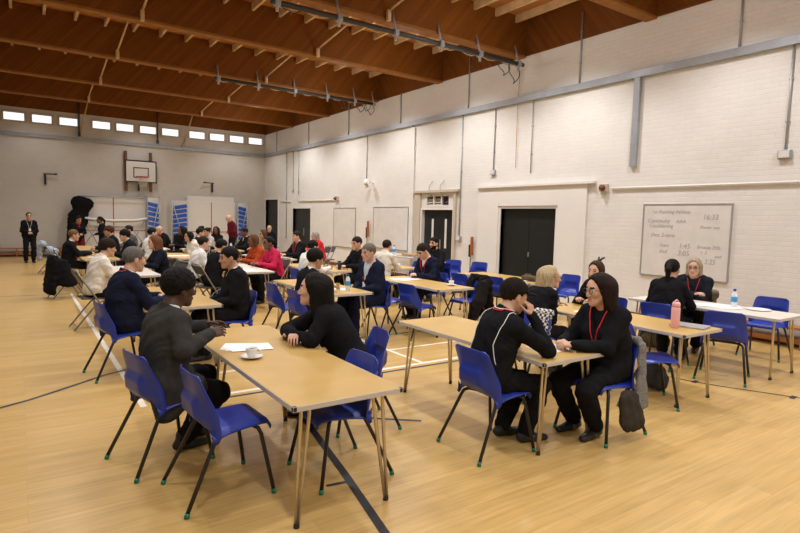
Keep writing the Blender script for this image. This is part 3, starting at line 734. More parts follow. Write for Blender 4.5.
def hand_ops(V, W, d, n, right, curl, rf, spread=.12):
    d = np.array(d, float); d /= np.linalg.norm(d); n = np.array(n, float); n = n-d*(n@d); n /= np.linalg.norm(n)
    t = np.cross(d, n)*(1 if right else -1)           # towards the thumb
    s = V.s; kn = (.030, .010, -.010, -.028); L = (.074, .083, .077, .060)
    K = dict(k=.012, raw=True)
    for i in range(4):
        a = W+t*kn[i]*.55*s; b = W+(d*(.088-.006*abs(i-1.2))+t*kn[i])*s
        V.cap(a, b, .0165, .0125, **K)
        p = b; ang = 0; dirn = d+t*(spread*(1.3-i)*.5); dirn /= np.linalg.norm(dirn)
        for j, fr_ in enumerate((.46, .30, .24)):
            ang += curl*(.65, .95, .6)[j]*(1+.10*i); v = dirn*math.cos(ang)+n*math.sin(ang)
            q = p+v*L[i]*fr_*s; V.cap(p, q, rf*(1.08-.09*j), rf*(1.0-.09*j), k=.004, raw=True); p = q
    b = W+(d*.022+t*.026)*s; q = b+(d*.62+t*.62+n*.35)*.046*s; V.cap(b, q, .0155, rf*1.2, **K)
    q2 = q+(d*.85+t*.2+n*(.2+.4*curl))*.032*s; V.cap(q, q2, rf*1.2, rf*1.05, k=.006, raw=True)
    q3 = q2+(d*.9-t*.1+n*(.2+.5*curl))*.024*s; V.cap(q2, q3, rf*1.05, rf*.85, k=.004, raw=True)

def person(label, x, y, face, h=.012, seat=.45, lean=8, yaw=0, pitch=0, roll=0, L='table', R='table', s=1.0, fem=False, girth=1.0,
           skin=(.55, .33, .23), hair=('short', (.03, .02, .015)), top=('jumper', (.012, .012, .014)), shirt=None, tie=None, legs=(.012, .012, .014),
           shoes=(.01, .01, .01), lan=None, glasses=False, stand=False, feet=None, curl=.6, bend=0, fold=.006, collar=True, badge=False, beard=None, cap=None, piping=False, grey_ears=0, hdir=(None, None), tail=None, clip=False):
    root = thing('person', label, 'person', (x, y, 0), rad(face))
    cf, sf = math.cos(rad(face)), math.sin(rad(face))
    def loc(p):                                        # world -> figure space
        p = np.array(p, float); dx, dy = p[0]-x, p[1]-y; return np.array([dx*cf+dy*sf, -dx*sf+dy*cf, p[2]])
    hz = .93*s if stand else seat+.10*s
    pel = (np.eye(3), np.array([0, 0, hz])); l = rad(lean)
    tor = (np.array([[math.cos(l), 0, -math.sin(l)], [0, 1, 0], [math.sin(l), 0, math.cos(l)]]), np.array([0, 0, hz]))
    hy, hp, hr = rad(yaw), rad(pitch), rad(roll)
    hf = np.array([math.cos(hy)*math.cos(hp), math.sin(hy)*math.cos(hp), -math.sin(hp)]); hu = np.array([math.cos(hy)*math.sin(hp), math.sin(hy)*math.sin(hp), math.cos(hp)])
    hl = np.cross(hu, hf); hu2 = hu*math.cos(hr)+hl*math.sin(hr)
    nb = wpt(tor, np.array([.022, 0, .552])*s)
    HS = 1.06; hd = (*frame(hf, hu2, nb+hu2*.100*s+hf*.032*s), HS)
    hg = (*frame((math.cos(hy), math.sin(hy), 0), (0, 0, 1), hd[1]), HS)
    sw = .175 if fem else .192
    if girth > 1.1: sw += .01
    # joints
    S = {q: wpt(tor, np.array([.0, sg*(sw-.02), .43])*s) for q, sg in (('L', 1), ('R', -1))}
    PRE = {'table': ((.43, .13, .765), None), 'lap': ((.30, .07, .66), None), 'fold': ((.36, -.05, .775), None), 'side': ((.03, .26, hz-.22), None), 'front': ((.21, .045, hz+.10), None), 'down': ((.12, .25, .62), None),
           'write': ((.40, .04, .765), None), 'chin': ((.24, .03, 1.04*s), (.30, .16, .77))}
    E, W = {}, {}
    for q, sg, spec in (('L', 1, L), ('R', -1, R)):
        if isinstance(spec, str):
            p, e = PRE[spec]; p = np.array([p[0], p[1]*sg, p[2]]); e = None if e is None else np.array([e[0], e[1]*sg, e[2]])
        else:
            p = loc(spec[0]); e = loc(spec[1]) if len(spec) > 1 else None
        if e is None: e, p = ik(S[q], p, .285*s, .255*s, (-.35, sg*.55, -.8))
        E[q], W[q] = e, p
    H = {q: np.array([.015, sg*.092*s, hz-.02*s]) for q, sg in (('L', 1), ('R', -1))}
    ft = {'L': (.40, .11), 'R': (.36, -.11)} if not stand else {'L': (.02, .10), 'R': (-.02, -.10)}
    if feet: ft = {q: tuple(loc((*feet[i], 0))[:2]) for i, q in enumerate('LR')}
    K, A = {}, {}
    for q, sg in (('L', 1), ('R', -1)):
        K[q], A[q] = ik(H[q], (ft[q][0], ft[q][1], .085), .43*s, .41*s, (.8, sg*.12, .6 if not stand else .0))
    gi = girth
    def torso(V, t, hips=True, up=True):
        if hips: V.cap((-.01, -.075, -.005), (-.01, .075, -.005), .108*(.96+.04*gi)+t, None, pel, (1, 1, .95), .03)
        V.cap((.015*(gi-1)*3, 0, .06), (.01*(gi-1)*3, 0, .22), (.104 if fem else .112)*gi+t, (.100 if fem else .112)*(1+(gi-1)*.8)+t, tor, (1, 1.36, 1), .04)
        V.cap((0, 0, .26), (-.008, 0, .385), (.102 if fem else .113)*(1+(gi-1)*.5)+t, (.098 if fem else .110)+t, tor, (1, 1.45, 1), .05)
        if fem:
            for sg in (1, -1): V.ball((.075, sg*.07, .30), .062+t*.9, tor, None, .04)
        if up:
            V.cap((-.005, -sw+.035, .435), (-.005, sw-.035, .435), .052+t*.9, None, tor, None, .05)
            for sg in (1, -1): V.cap((-.01, sg*.10, .455), (-.005, sg*.03, .515), .043+t*.8, .045+t*.5, tor, None, .04)
    def arm(V, q, t, tf=None):
        tf = t if tf is None else tf
        V.cap(S[q], E[q], .049+t, .041+t, None, None, .03, raw=True); V.cap(E[q], W[q], .041+t, .027+tf, None, None, .02, raw=True)
    def leg(V, q, t, tf):
        V.cap(H[q], K[q], .086+t, .058+t, None, None, .03, raw=True); V.cap(K[q], K[q]+(A[q]-K[q])*.35, .055+t, .053+t*1.3, None, None, .02, raw=True)
        V.cap(K[q]+(A[q]-K[q])*.35, A[q]+(K[q]-A[q])*.06, .053+t*1.3, .036+tf, None, None, .02, raw=True)
    # ---- body: one continuous skin
    B = Vol(h, s); torso(B, 0)
    B.cap((-.004, 0, .46), (.024, 0, .58), .058 if not fem else .05, .054 if not fem else .047, tor, None, .03)
    B.ell((-.010, 0, .028), (.097, .077, .088), hd, .02)
    B.cap((.03, 0, .01), (.047, 0, -.07), .058, .040, hd, (1, 1.02, 1), .03)
    for sg in (1, -1):
        B.cap((-.005, sg*.05, -.04), (.055, sg*.018, -.097), .022, .020, hd, None, .03)
        B.ball((.062, sg*.038, -.025), .024, hd, None, .02)
        B.ell((-.008, sg*.079, -.012), (.019, .0095, .032), hd, .008)
    B.cap((.0, 0, -.06), (-.03, 0, -.10), .05, .05, hd, None, .03)
    B.ball((.071, 0, -.104), .018, hd, None, .02)
    B.cap((.078, -.032, .024), (.078, .032, .024), .011, None, hd, None, .014)
    for sg in (1, -1): B.ball((.098, sg*.032, .004), .015, hd, None, .012, True)
    B.cap((.090, 0, .006), (.107, 0, -.034), .008, .0125, hd, None, .012)
    for sg in (1, -1): B.ball((.097, sg*.0125, -.04), .0085, hd, None, .008); B.ball((.079, sg*.032, .003), .0135, hd, None, .003)
    B.cap((.087, -.018, -.061), (.087, .018, -.061), .0075, None, hd, (1, 1, .8), .006); B.cap((.085, -.016, -.072), (.085, .016, -.072), .008, None, hd, (1, 1, .8), .006)
    rf = max(.0082, .62*h)
    for q, sg in (('L', 1), ('R', -1)):
        arm(B, q, 0); leg(B, q, 0, 0)
        B.cap(A[q]+np.array([-.03, 0, -.04]), A[q]+np.array([.13, sg*.01, -.06]), .034, .026, None, (1, 1, .9), .02, raw=True)
        fd = (W[q]-E[q]); fd /= np.linalg.norm(fd); pn = np.array([0, -sg*.35, -1.]) if abs(fd[2]) < .75 else np.array([-.3, -sg*1., 0])
        hdq = hdir[0 if q == 'L' else 1]
        if hdq is not None:
            g = np.array(hdq[0], float); fd = np.array([g[0]*cf+g[1]*sf, -g[0]*sf+g[1]*cf, g[2]]); g = np.array(hdq[1], float); pn = np.array([g[0]*cf+g[1]*sf, -g[0]*sf+g[1]*cf, g[2]])
        else: fd = fd+np.array([.15, -sg*.35, -.05 if abs(fd[2]) < .75 else 0])
        hand_ops(B, W[q], fd, pn, q == 'R', curl, rf)
    P, Q = B.build()
    C = P[Q].mean(1); LC = (C-hd[1])@hd[0].T/s/HS
    mi = np.zeros(len(Q), int); ax_, ay, az = LC[:, 0], np.abs(LC[:, 1]), LC[:, 2]
    e = max(.0, h-.006)
    mi[(ax_ > .07) & (ay < .021) & (np.abs(az+.066) < .0105+e*.3)] = 1
    mi[(ax_ > .066) & (np.abs(az-.026-.06*(.03-ay)*0) < .0055+e*.3) & (ay > .013) & (ay < .047)] = 2
    de = np.sqrt((ax_-.079)**2+(ay-.032)**2+((az-.003)*1.35)**2)
    mi[(de < .0155+e*.2) & (ax_ > .076)] = 3
    if h > .009: mi[mi == 3] = 2
    mi[(np.hypot(ay-.032, az-.003) < .0068+e*.4) & (ax_ > .083) & (ax_ < .1)] = 4
    if beard: mi[(az < -.045) & (ax_ > .0) & (ax_ < .15) & (ay < .1) & (az > -.135) & (mi == 0)] = 5
    lip = tuple(np.clip(np.array(skin)*np.array((.92, .58, .6)), 0, 1))
    hc = hair[1] if hair[0] != 'bald' else (.2, .17, .15)
    raw('body', P, Q, None, root, True, [skinm(skin), skinm(lip), hairm(tuple(np.array(hc)*.8)), M['white'], M['lens'], hairm(beard or (.03, .02, .02))], mi)
    # ---- clothes
    kind, tc = top[0], top[1]
    tm = cloth(tc)
    thick = {'jacket': .024, 'jumper': .017, 'shirt': .015, 'polo': .015, 'hoodie': .025, 'cardigan': .020}[kind]
    if shirt is not None:
        V = Vol(h, s); torso(V, .007, False)
        V.cap((-.006, 0, .485), (.013, 0, .545), .069 if not fem else .06, .064 if not fem else .056, tor, None, .012)
        V.plane((0, 0, .538), (.15, 0, 1), tor)
        P, Q = V.build(); so = raw('shirt', P, Q, cloth(shirt), root)
        if tie is not None:
            b = MB(); pts = [V.march(wpt(tor, np.array([0, 0, z])*s), tor[0][0], .004) for z in np.linspace(.50, .12, 12)]
            b.tube(pts, .02, 8, rs=[.014]+[.012+.0012*i for i in range(11)]); b.build('tie', cloth(tie), root)
    V = Vol(h, s); torso(V, thick, True)
    V.cap((-.005, 0, .04), (-.012, 0, .36), (.112 if fem else .12)*gi**.8+thick*.8, (.108 if fem else .118)+thick*.8, tor, (1, 1.4, 1), .05)
    if kind in ('jacket', 'cardigan'):
        if not stand:
            for q in 'LR': V.cap(H[q], H[q]+(K[q]-H[q])*(.42 if kind == 'jacket' else .30), .090+thick, .084+thick, None, None, .05, raw=True)
        else: V.cap((0, -.06, -.10), (0, .06, -.10), .115+thick, None, pel, (1, 1, 1), .05)
    if kind in ('polo', 'shirt') or (shirt is None and collar and kind != 'cardigan'):
        V.cap((-.008, 0, .49), (.012, 0, .54), .071 if not fem else .062, .064 if not fem else .056, tor, None, .012)
    if kind == 'hoodie': V.cap((-.055, -.05, .50), (-.055, .05, .50), .05, None, tor, None, .03)
    if kind == 'jacket': V.cap((-.012, 0, .485), (-.006, 0, .53), .078, .075, tor, None, .012)
    V.plane((0, 0, .528 if shirt is not None else .545), (.38, 0, 1), tor)
    if kind not in ('jacket', 'cardigan'): V.plane((0, 0, -.06), (0, 0, -1), pel)
    if shirt is not None or kind == 'cardigan':
        zv = {'jacket': .20, 'jumper': .36, 'shirt': .45, 'polo': .45, 'hoodie': .42, 'cardigan': .33}[kind]
        V.wedge(zv, .36 if kind == 'jacket' else .42, tor, .0)
    for q in 'LR':
        if kind == 'polo': V.cap(S[q], S[q]+(E[q]-S[q])*.62, .049+thick, .052+thick, None, None, .03, raw=True)
        else: arm(V, q, thick, thick*.75)
    V.noise(fold, folds(int(abs(x*13+y*7)) % 11))
    if tail:
        for sg in ((-1, 1) if tail is True else (tail,)): V.cap((-.07, sg*.16, -.02), (-.05, sg*.19, -.20), .06, .05, pel, (1.6, .6, 1), .05); V.cap((.06, sg*.17, .0), (.08, sg*.19, -.13), .055, .045, pel, (1.6, .6, 1), .05)
    P, Q = V.build(); TV = V
    raw({'jacket': 'jacket', 'jumper': 'jumper', 'shirt': 'shirt', 'polo': 'polo_shirt', 'hoodie': 'hoodie', 'cardigan': 'cardigan'}[kind], P, Q, tm, root)
    V = Vol(h, s)
    V.cap((-.01, -.075, -.005), (-.01, .075, -.005), .112, None, pel, (1, 1, .95), .03)
    for q in 'LR': leg(V, q, .018, .032)
    V.noise(.0055, folds(3)); P, Q = V.build(); raw('trousers', P, Q, cloth(legs), root)
    for q, sg in (('L', 1), ('R', -1)):
        V = Vol(max(h, .006), s); a = A[q]
        V.cap(a+np.array([-.04, 0, -.045]), a+np.array([.06, sg*.004, -.05]), .040, .041, None, (1, 1, .9), .02, raw=True)
        V.cap(a+np.array([.06, sg*.004, -.053]), a+np.array([.165, sg*.016, -.060]), .041, .030, None, (1, 1.1, .85), .02, raw=True); V.cap(a+np.array([-.015, 0, -.03]), a+np.array([-.01, 0, .02]), .045, .045, None, None, .02, raw=True)
        V.plane((0, 0, .004/s), (0, 0, -1)); P, Q = V.build(); raw('shoe', P, Q, mat_shoe(shoes), root)
    # ---- hair, headwear
    st = hair[0]
    if st != 'bald' or cap:
        V = Vol(min(h, .012), s)
        g = {'short': .008, 'afro': .022, 'curly': .018, 'long': .012, 'ponytail': .008, 'bun': .008, 'fringe': .006, 'bob': .014, 'bald': .004}[st]
        V.ell((-.015, 0, .033+g*.25), (.0965+g, .0772+g*.85, .086+g), hd, .01)
        if st in ('short', 'afro', 'curly', 'fringe', 'bun', 'bald'):
            V.plane((0, 0, -.022), (.55, 0, -1), hd)
        if st == 'fringe': V.plane((0, 0, .035), (0, 0, 1), hd)
        if st == 'long':
            n_ = hair[2] if len(hair) > 2 else .26
            for sg in (1, -1): V.cap((-.02, sg*.074, .03), (-.015, sg*.098, -n_*.8), .032, .034, hg, (1.3, .8, 1), .03); V.cap((-.05, sg*.055, 0), (-.07, sg*.07, -n_), .05, .045, hg, None, .04)
            V.cap((-.07, 0, 0), (-.09, 0, -n_), .058, .055, hg, (.8, 1.2, 1), .04); V.cap((-.085, 0, .03), (-.125, 0, -n_*.75), .062, .05, hg, (1, 1.25, 1), .05)
        if st == 'bob':
            for sg in (1, -1): V.cap((-.02, sg*.07, .02), (-.02, sg*.075, -.09), .032, .03, hd, None, .03)
            V.cap((-.07, 0, 0), (-.075, 0, -.08), .06, .05, hd, None, .03)
        if st == 'ponytail':
            V.cap((-.115, 0, .03), (-.15, 0, -.02), .026, .03, hd, None, .02); V.cap((-.15, 0, -.02), (-.135, 0, -.24), .032, .02, hd, None, .02)
        if st == 'bun': V.ball((-.10, 0, .085), .045, hd, None, .02)
        if st == 'bald': V.plane((0, 0, .0), (0, 0, 1), hd)
        if st in ('long', 'bob', 'ponytail'): V.ell((.088, 0, -.010), (.078, .063, .098), hd, .02, True); V.plane((.05, 0, 0), (1, 0, -.35), hd)
        V.noise(.0035 if st in ('afro', 'curly') else .0018 if st in ('short', 'fringe') else .0008, curls if st in ('afro', 'curly') else strands)
        P, Q = V.build(); raw('hair', P, Q, hairm(hair[1]), root)
    if cap:
        V = Vol(h, s); V.ell((-.008, 0, .040), (.112, .093, .098), hd, .01); V.plane((0, 0, .028), (.18, 0, -1), hd)
        V.ell((.125, 0, .034), (.085, .076, .011), hd, .015); P, Q = V.build(); raw('baseball_cap', P, Q, cloth(cap), root)
    if glasses:
        b = MB()
        for sg in (1, -1):
            b.tube([wpt(hd, np.array([.103+.004*math.cos(a), sg*.033+.024*math.cos(a), .002+.019*math.sin(a)])*s) for a in np.linspace(0, 2*math.pi, 14)[:-1]], max(.0022, h*.22), 6, closed=True)
            b.tube([wpt(hd, np.array(p)*s) for p in ((.1, sg*.056, .006), (.06, sg*.079, .008), (-.005, sg*.084, .006))], max(.002, h*.2), 6)
        b.tube([wpt(hd, np.array([.108, yy_, .004])*s) for yy_ in (-.01, 0, .01)], max(.002, h*.2), 6); b.build('spectacles', M['lens'], root)
    if lan:
        pts = []
        for t in np.linspace(0, 1, 13):                # round the neck, down to a point on the chest
            pts.append((.075-.02*(1-t)*0, .078*(1-t)+.012*t, .50-.26*t))
        Lp = [TV.march(wpt(tor, np.array([0, p[1], p[2]])*s), tor[0][0], .005, .15) for p in pts]
        Rp = [TV.march(wpt(tor, np.array([0, -p[1], p[2]])*s), tor[0][0], .005, .15) for p in pts]
        bk = [TV.snap(wpt(tor, np.array([-.09*math.sin(a), .082*math.cos(a), .515])*s), .004) for a in np.linspace(.2, math.pi-.2, 9)]
        b = MB(); b.tube([*Lp[::-1], *bk, *Rp], max(.0045, h*.35), 6); lo_ = b.build('lanyard', lan, root)
        if badge or True:
            c = (Lp[-1]+Rp[-1])/2+np.array([.006, 0, -.05*s]); c = TV.march(np.array([0, 0, c[2]]), np.array([1., 0, 0]), .008); b = MB(); b.box(c, (.006, .06, .085), (0, l*.5, 0), .002); b.build('badge', M['paper'], lo_)
    if piping:
        b = MB()
        for sg in (1, -1):
            ctl = [(.03, .075, .50), (-.05, .15, .47), (-.11, .17, .41), (-.13, .165, .33), (-.125, .15, .25), (-.10, .165, .17), (-.06, .175, .10)]
            fine = []
            for i in range(len(ctl)-1):
                for t in np.linspace(0, 1, 6)[:-1]: fine.append([ctl[i][j]*(1-t)+ctl[i+1][j]*t for j in range(3)])
            b.tube([TV.snap(wpt(tor, np.array([p[0], sg*p[1], p[2]])*s), .002) for p in fine], .0032, 6)
        b.tube([TV.snap(wpt(tor, np.array([-.09*math.sin(a), .085*math.cos(a), .535-.0*a])*s), .003) for a in np.linspace(-.3, math.pi+.3, 14)], .004, 6)
        b.build('white_piping', M['paper'], root)
    if clip:
        b = MB()
        for sg in (1, -1): b.tube([wpt(hd, np.array(p)*s) for p in ((-.06, 0, .115), (-.085, sg*.02, .150), (-.12, sg*.035, .165))], .012, 8)
        b.build('hair_clip', M['black'], root)
    return root
_sh = {}
def mat_shoe(c):
    k = tuple(c)
    if k not in _sh: _sh[k] = mat('shoe_leather', c, .45)
    return _sh[k]
# ================================================================ furniture
def catmull(pts, n):
    pts = [np.array(p, float) for p in pts]; P = [2*pts[0]-pts[1]]+pts+[2*pts[-1]-pts[-2]]; out = []
    for t in np.linspace(0, len(pts)-1, n):
        i = min(int(t), len(pts)-2); u = t-i; a, b, c, d = P[i:i+4]
        out.append(.5*((2*b)+(c-a)*u+(2*a-5*b+4*c-d)*u*u+(3*b-a-3*c+d)*u**3))
    return out
def make_chair():
    r = thing('plastic_chair', 'x', 'chair')
    prof = [(.226, .402, .188), (.222, .430, .200), (.19, .447, .207), (.09, .445, .213), (-.03, .436, .220), (-.115, .438, .232), (-.160, .458, .238), (-.182, .503, .240), (-.190, .55, .232), (-.200, .62, .214), (-.213, .70, .202), (-.222, .752, .188), (-.225, .772, .155)]
    rows = catmull(prof, 44); nu = 25; bm = bmesh.new(); g = []
    sm = lambda e0, e1, q: (lambda t: t*t*(3-2*t))(min(1, max(0, (q-e0)/(e1-e0))))
    for i, (px_, pz, hw) in enumerate(rows):
        v = i/(len(rows)-1); back = sm(.42, .56, v); up = sm(.62, .9, v); rr = []
        for j in range(nu):
            u = -1+2*j/(nu-1); a = abs(u); f = max(0, (a-.72)/.28)
            dx = back*(.085*(1-.72*up))*max(0, (a-.35)/.65)**2.2
            dz = -f**1.3*(.018+.062*math.exp(-((v-.50)/.10)**2))*(1-sm(.55, .68, v))
            dx -= .026*back*sm(.47, .52, pz)*(1-sm(.60, .635, pz))*(1-sm(.50, .66, a))
            rr.append(bm.verts.new((px_+dx, hw*u*(1-.04*f*(1-up)), pz+dz)))
        g.append(rr)
    for a, b in zip(g[:-1], g[1:]):
        for j in range(nu-1): bm.faces.new((a[j], a[j+1], b[j+1], b[j]))
    bmesh.ops.recalc_face_normals(bm, faces=bm.faces)
    bmesh.ops.solidify(bm, geom=bm.faces[:], thickness=.007)
    for f in bm.faces: f.smooth = True
    me = bpy.data.meshes.new('seat_shell'); bm.to_mesh(me); bm.free(); me.materials.append(M['bluep'])
    o = bpy.data.objects.new('seat_shell', me); COL.objects.link(o); o.parent = r
    for sg in (1, -1):
        for k in (0, 1):
            b = MB()
            pts = [(.07, sg*.09, .418), (.125, sg*.15, .418), (.150, sg*.182, .405), (.163, sg*.195, .37), (.228, sg*.243, .012)] if k == 0 else [(-.06, sg*.09, .415), (-.085, sg*.15, .415), (-.105, sg*.18, .40), (-.122, sg*.192, .365), (-.292, sg*.243, .012)]
            lg = b.tube(pts, .0125, 10).build('leg', M['black'], r)
            e = Vector(pts[-1]); d = (e-Vector(pts[-2])).normalized(); f = MB(); f.tube([e-d*.018, e+Vector((0, 0, -.011))], .0145, 10); f.build('ferrule', M['green'], lg)
    b = MB(); b.box((.0, 0, .424), (.16, .22, .012), None, .003); b.tube([(.07, -.1, .418), (.07, .1, .418)], .0115, 8); b.tube([(-.06, -.1, .415), (-.06, .1, .415)], .0115, 8); b.build('under_frame', M['black'], r)
    return r
def make_folding():
    r = thing('folding_chair', 'x', 'chair')
    b = MB()
    b.tube([(.24, -.20, .01), (.0, -.2, .42), (-.235, -.2, .80), (-.245, -.17, .84), (-.245, .17, .84), (-.235, .2, .80), (.0, .2, .42), (.24, .2, .01)], .0125, 8); b.tube([(.2, -.2, .08), (.2, .2, .08)], .009, 8); b.build('front_frame', M['gunmetal'], r)
    b = MB(); b.tube([(-.30, -.18, .01), (-.02, -.18, .36), (.13, -.18, .44), (.13, .18, .44), (-.02, .18, .36), (-.30, .18, .01)], .0115, 8); b.tube([(-.26, -.18, .06), (-.26, .18, .06)], .009, 8); b.build('rear_frame', M['gunmetal'], r)
    b = MB(); b.box((-.0, 0, .445), (.40, .38, .025), (0, rad(3), 0), .01); b.build('seat', M['vinyl'], r)
    b = MB(); b.box((-.215, 0, .745), (.022, .36, .17), (0, rad(-30), 0), .009); b.build('backrest', M['vinyl'], r)
    return r
def make_table(L, pale=False, inset=(.09, .09)):
    r = thing('folding_table', 'x', 'table'); W_ = .69; m = M['laminate_pale'] if pale else M['laminate']
    b = MB(); b.bx(-W_/2+.004, W_/2-.004, -L/2+.004, L/2-.004, .672, .70, .002); b.build('tabletop', m, r)
    b = MB()
    for sg in (1, -1): b.bx(sg*(W_/2-.004), sg*W_/2, -L/2, L/2, .670, .699, .0015); b.bx(-W_/2, W_/2, sg*(L/2-.004), sg*L/2, .670, .699, .0015)
    b.build('edge_trim', M['edge'], r)
    for sx in (1, -1):
        for sy in (1, -1): b = MB(); b.box((sx*(W_/2-.012), sy*(L/2-.012), .685), (.026, .026, .031), None, .006); b.build('corner_cap', M['black'] if not pale else M['edge'], r)
    b = MB()
    for sy, ins in ((1, inset[1]), (-1, inset[0])): b.bx(-W_/2+.06, W_/2-.06, sy*(L/2-ins)-.02, sy*(L/2-ins)+.02, .655, .672)
    for sx in (1, -1): b.bx(sx*.22-.012, sx*.22+.012, -L/2+.06, L/2-.06, .650, .672)
    b.build('under_frame', M['edge'], r)
    for sx in (1, -1):
        for sy, ins in ((1, inset[1]), (-1, inset[0])):
            y0 = sy*(L/2-ins); ft = Vector((sx*(W_/2-.05), y0+sy*.02, .02)); b = MB()
            for q in (0, 1):
                t = Vector((sx*(W_/2-.085-.055*q), y0-sy*.012*q, .64)); b.tube([ft+Vector((-sx*.014*q, 0, -.008)), t-Vector((0, 0, .03)), t, t+Vector((-sx*.012, 0, .016)), t+Vector((-sx*.05, 0, .024))], .0105, 8)
            lg = b.build('leg', M['chrome'], r); f = MB(); f.lathe([(.016, 0), (.018, .005), (.016, .03), (.011, .034)], (ft.x-sx*.007, ft.y, 0), 10); f.build('foot_cap', M['black'], lg)
    return r
_pt = {}
GT = 'folding exam tables in rows'
def table(lab, xr, y0, L=1.83, pale=False, inset=(.09, .09)):
    k = (L, pale, inset)
    if k not in _pt:
        _pt[k] = make_table(*k); o = _pt[k]; o.location = (xr-.345, y0+L/2, 0); o['label'] = lab; o['group'] = GT; return o
    return dup(_pt[k], (xr-.345, y0+L/2, 0), 0, lab, GT)
_pc = {}
def chair(lab, x, y, deg, kind='blue'):
    grp = 'blue plastic chairs' if kind == 'blue' else 'metal folding chairs'
    if kind not in _pc:
        _pc[kind] = make_chair() if kind == 'blue' else make_folding(); o = _pc[kind]; o.location = (x, y, 0); o.rotation_euler = (0, 0, rad(deg)); o['label'] = lab; o['group'] = grp; return o
    return dup(_pc[kind], (x, y, 0), rad(deg), lab, grp)

# tables, column by column from the left, near to far
table('beech table nearest the camera, with the white cup and saucer on it', 1.83, 2.59, 2.17, False, (.09, .60))
table('beech table between the navy-suited man and the boy in a black blazer', 1.83, 6.05)
table('pale table in front of the boy in the white polo shirt', 1.86, 9.4, 1.83, True)
table('table beside the light-haired boy in black at the far left', 1.75, 12.9)
table('farthest table on the left, near the folded trampoline with red lines', 1.7, 16.3)
table('beech table under the hands of the man in the cap and the woman with glasses', 3.70, 2.55)
table('beech table with water bottle, between the curly-haired boy and the man in the navy suit', 3.89, 6.25)
table('pale table in front of the women in orange and pink', 3.74, 9.35, 1.83, True)
table('table in front of the girl in the white hoodie', 3.4, 12.8)
table('far table below the bald man in black, before the trampolines', 3.45, 16.2)
table('beech table with the pink bottle and closed laptop', 5.64, 2.6)
table('beech table with papers and white cup, where the man in the navy cardigan writes', 5.55, 6.08)
table('beech table in front of the dark-haired man by the blank whiteboards', 5.12, 8.98)
table('pale table in front of the man with the pink lanyard', 5.3, 11.9, 1.83, True)
table('far table at the right hand trampoline', 5.2, 15.2, 1.4)
table('pale table with water bottle and papers below the written whiteboard', 7.50, 2.56, 1.83, True)
table('beech table before the black double doors with a folded bag on it', 7.49, 6.15)
table('beech table with a yellow tub, beside the boy in the cream shirt', 6.76, 9.1)
table('serving table against the right wall with bread and bottles', 9.0, 11.6, 1.83, True)

# chairs
chair('blue chair pulled half under the nearest table, empty, closest to the camera', 1.0, 3.32, 3)
chair('blue chair under the man in the dark grey jacket', .79, 3.95, 13)
chair('empty blue chair tucked under the right side of the nearest table', 1.70, 3.16, 180)
chair('blue chair under the woman with long black hair', 2.25, 3.84, 168)
chair('blue chair under the man in the black cap', 2.87, 2.93, -3)
chair('blue chair under the woman with glasses and red lanyard', 3.84, 2.68, 180)
chair('empty blue chair with a black and white scarf on its back', 4.03, 3.72, 184)
chair('empty blue chair right behind the woman with glasses, turned under the pink bottle table', 4.93, 2.93, -46)
chair('blue chair under the blonde woman', 4.55, 4.1, 0)
chair('blue chair under the person with the black hair clip', 6.02, 4.2, 182)
chair('blue chair under the girl with the black ponytail', 6.42, 3.66, 6)
chair('empty blue chair, back to us, before the pale table below the whiteboard', 6.5, 2.97, 20)
chair('empty blue chair at the right edge against the wall, behind the pale table', 8.08, 3.2, 186)
chair('blue chair with a khaki bag, under the grey-haired person in navy', 7.82, 4.05, 190)
chair('blue chair under the heavy man in the navy suit at left', .84, 6.32, 8)
chair('blue chair under the boy in black blazer with short fade haircut', 2.12, 6.52, 178)
chair('empty blue chair beyond the boy in the black blazer', 2.05, 7.32, 175)
chair('blue chair under the curly-haired boy in black jumper', 3.02, 6.46, 2)
chair('empty blue chair next to the curly-haired boy, farther from us', 3.02, 7.2, 2)
chair('blue chair under the man in the navy suit with the water bottle', 4.22, 6.83, 182)
chair('empty blue chair in front of the man writing, its back to us', 4.72, 6.42, 6)
chair('empty blue chair left of the one in front of the writing man', 4.66, 7.1, 4)
chair('blue chair under the man in the navy cardigan who writes', 5.88, 7.55, 182)
chair('blue chair with a black coat hung over it, beside the writing man', 5.85, 6.55, 184)
chair('empty blue chair behind the coat chair at the table before the double doors', 6.5, 7.35, 5)
chair('empty blue chair below the orange and black wooden post, right one', 8.35, 9.15, 200)
chair('empty blue chair below the switch box, left one', 8.2, 9.85, 205)
chair('empty blue chair seen under the table with the folded bag', 6.72, 6.72, 8)
chair('empty blue chair between the blonde woman and the wall, by the double doors', 7.98, 6.4, 186)
chair('blue chair under the boy in the cream shirt', 5.84, 9.12, 12)
chair('blue chair behind the table with the yellow tub', 7.05, 9.75, 184)
chair('blue chair under the man in black by the glazed doors', 7.35, 9.2, 195)
chair('blue chair under the dark-haired man by the blank whiteboards', 5.52, 9.42, 186)
chair('blue chair under the boy in black with white shirt sleeves', 4.2, 9.12, 4)
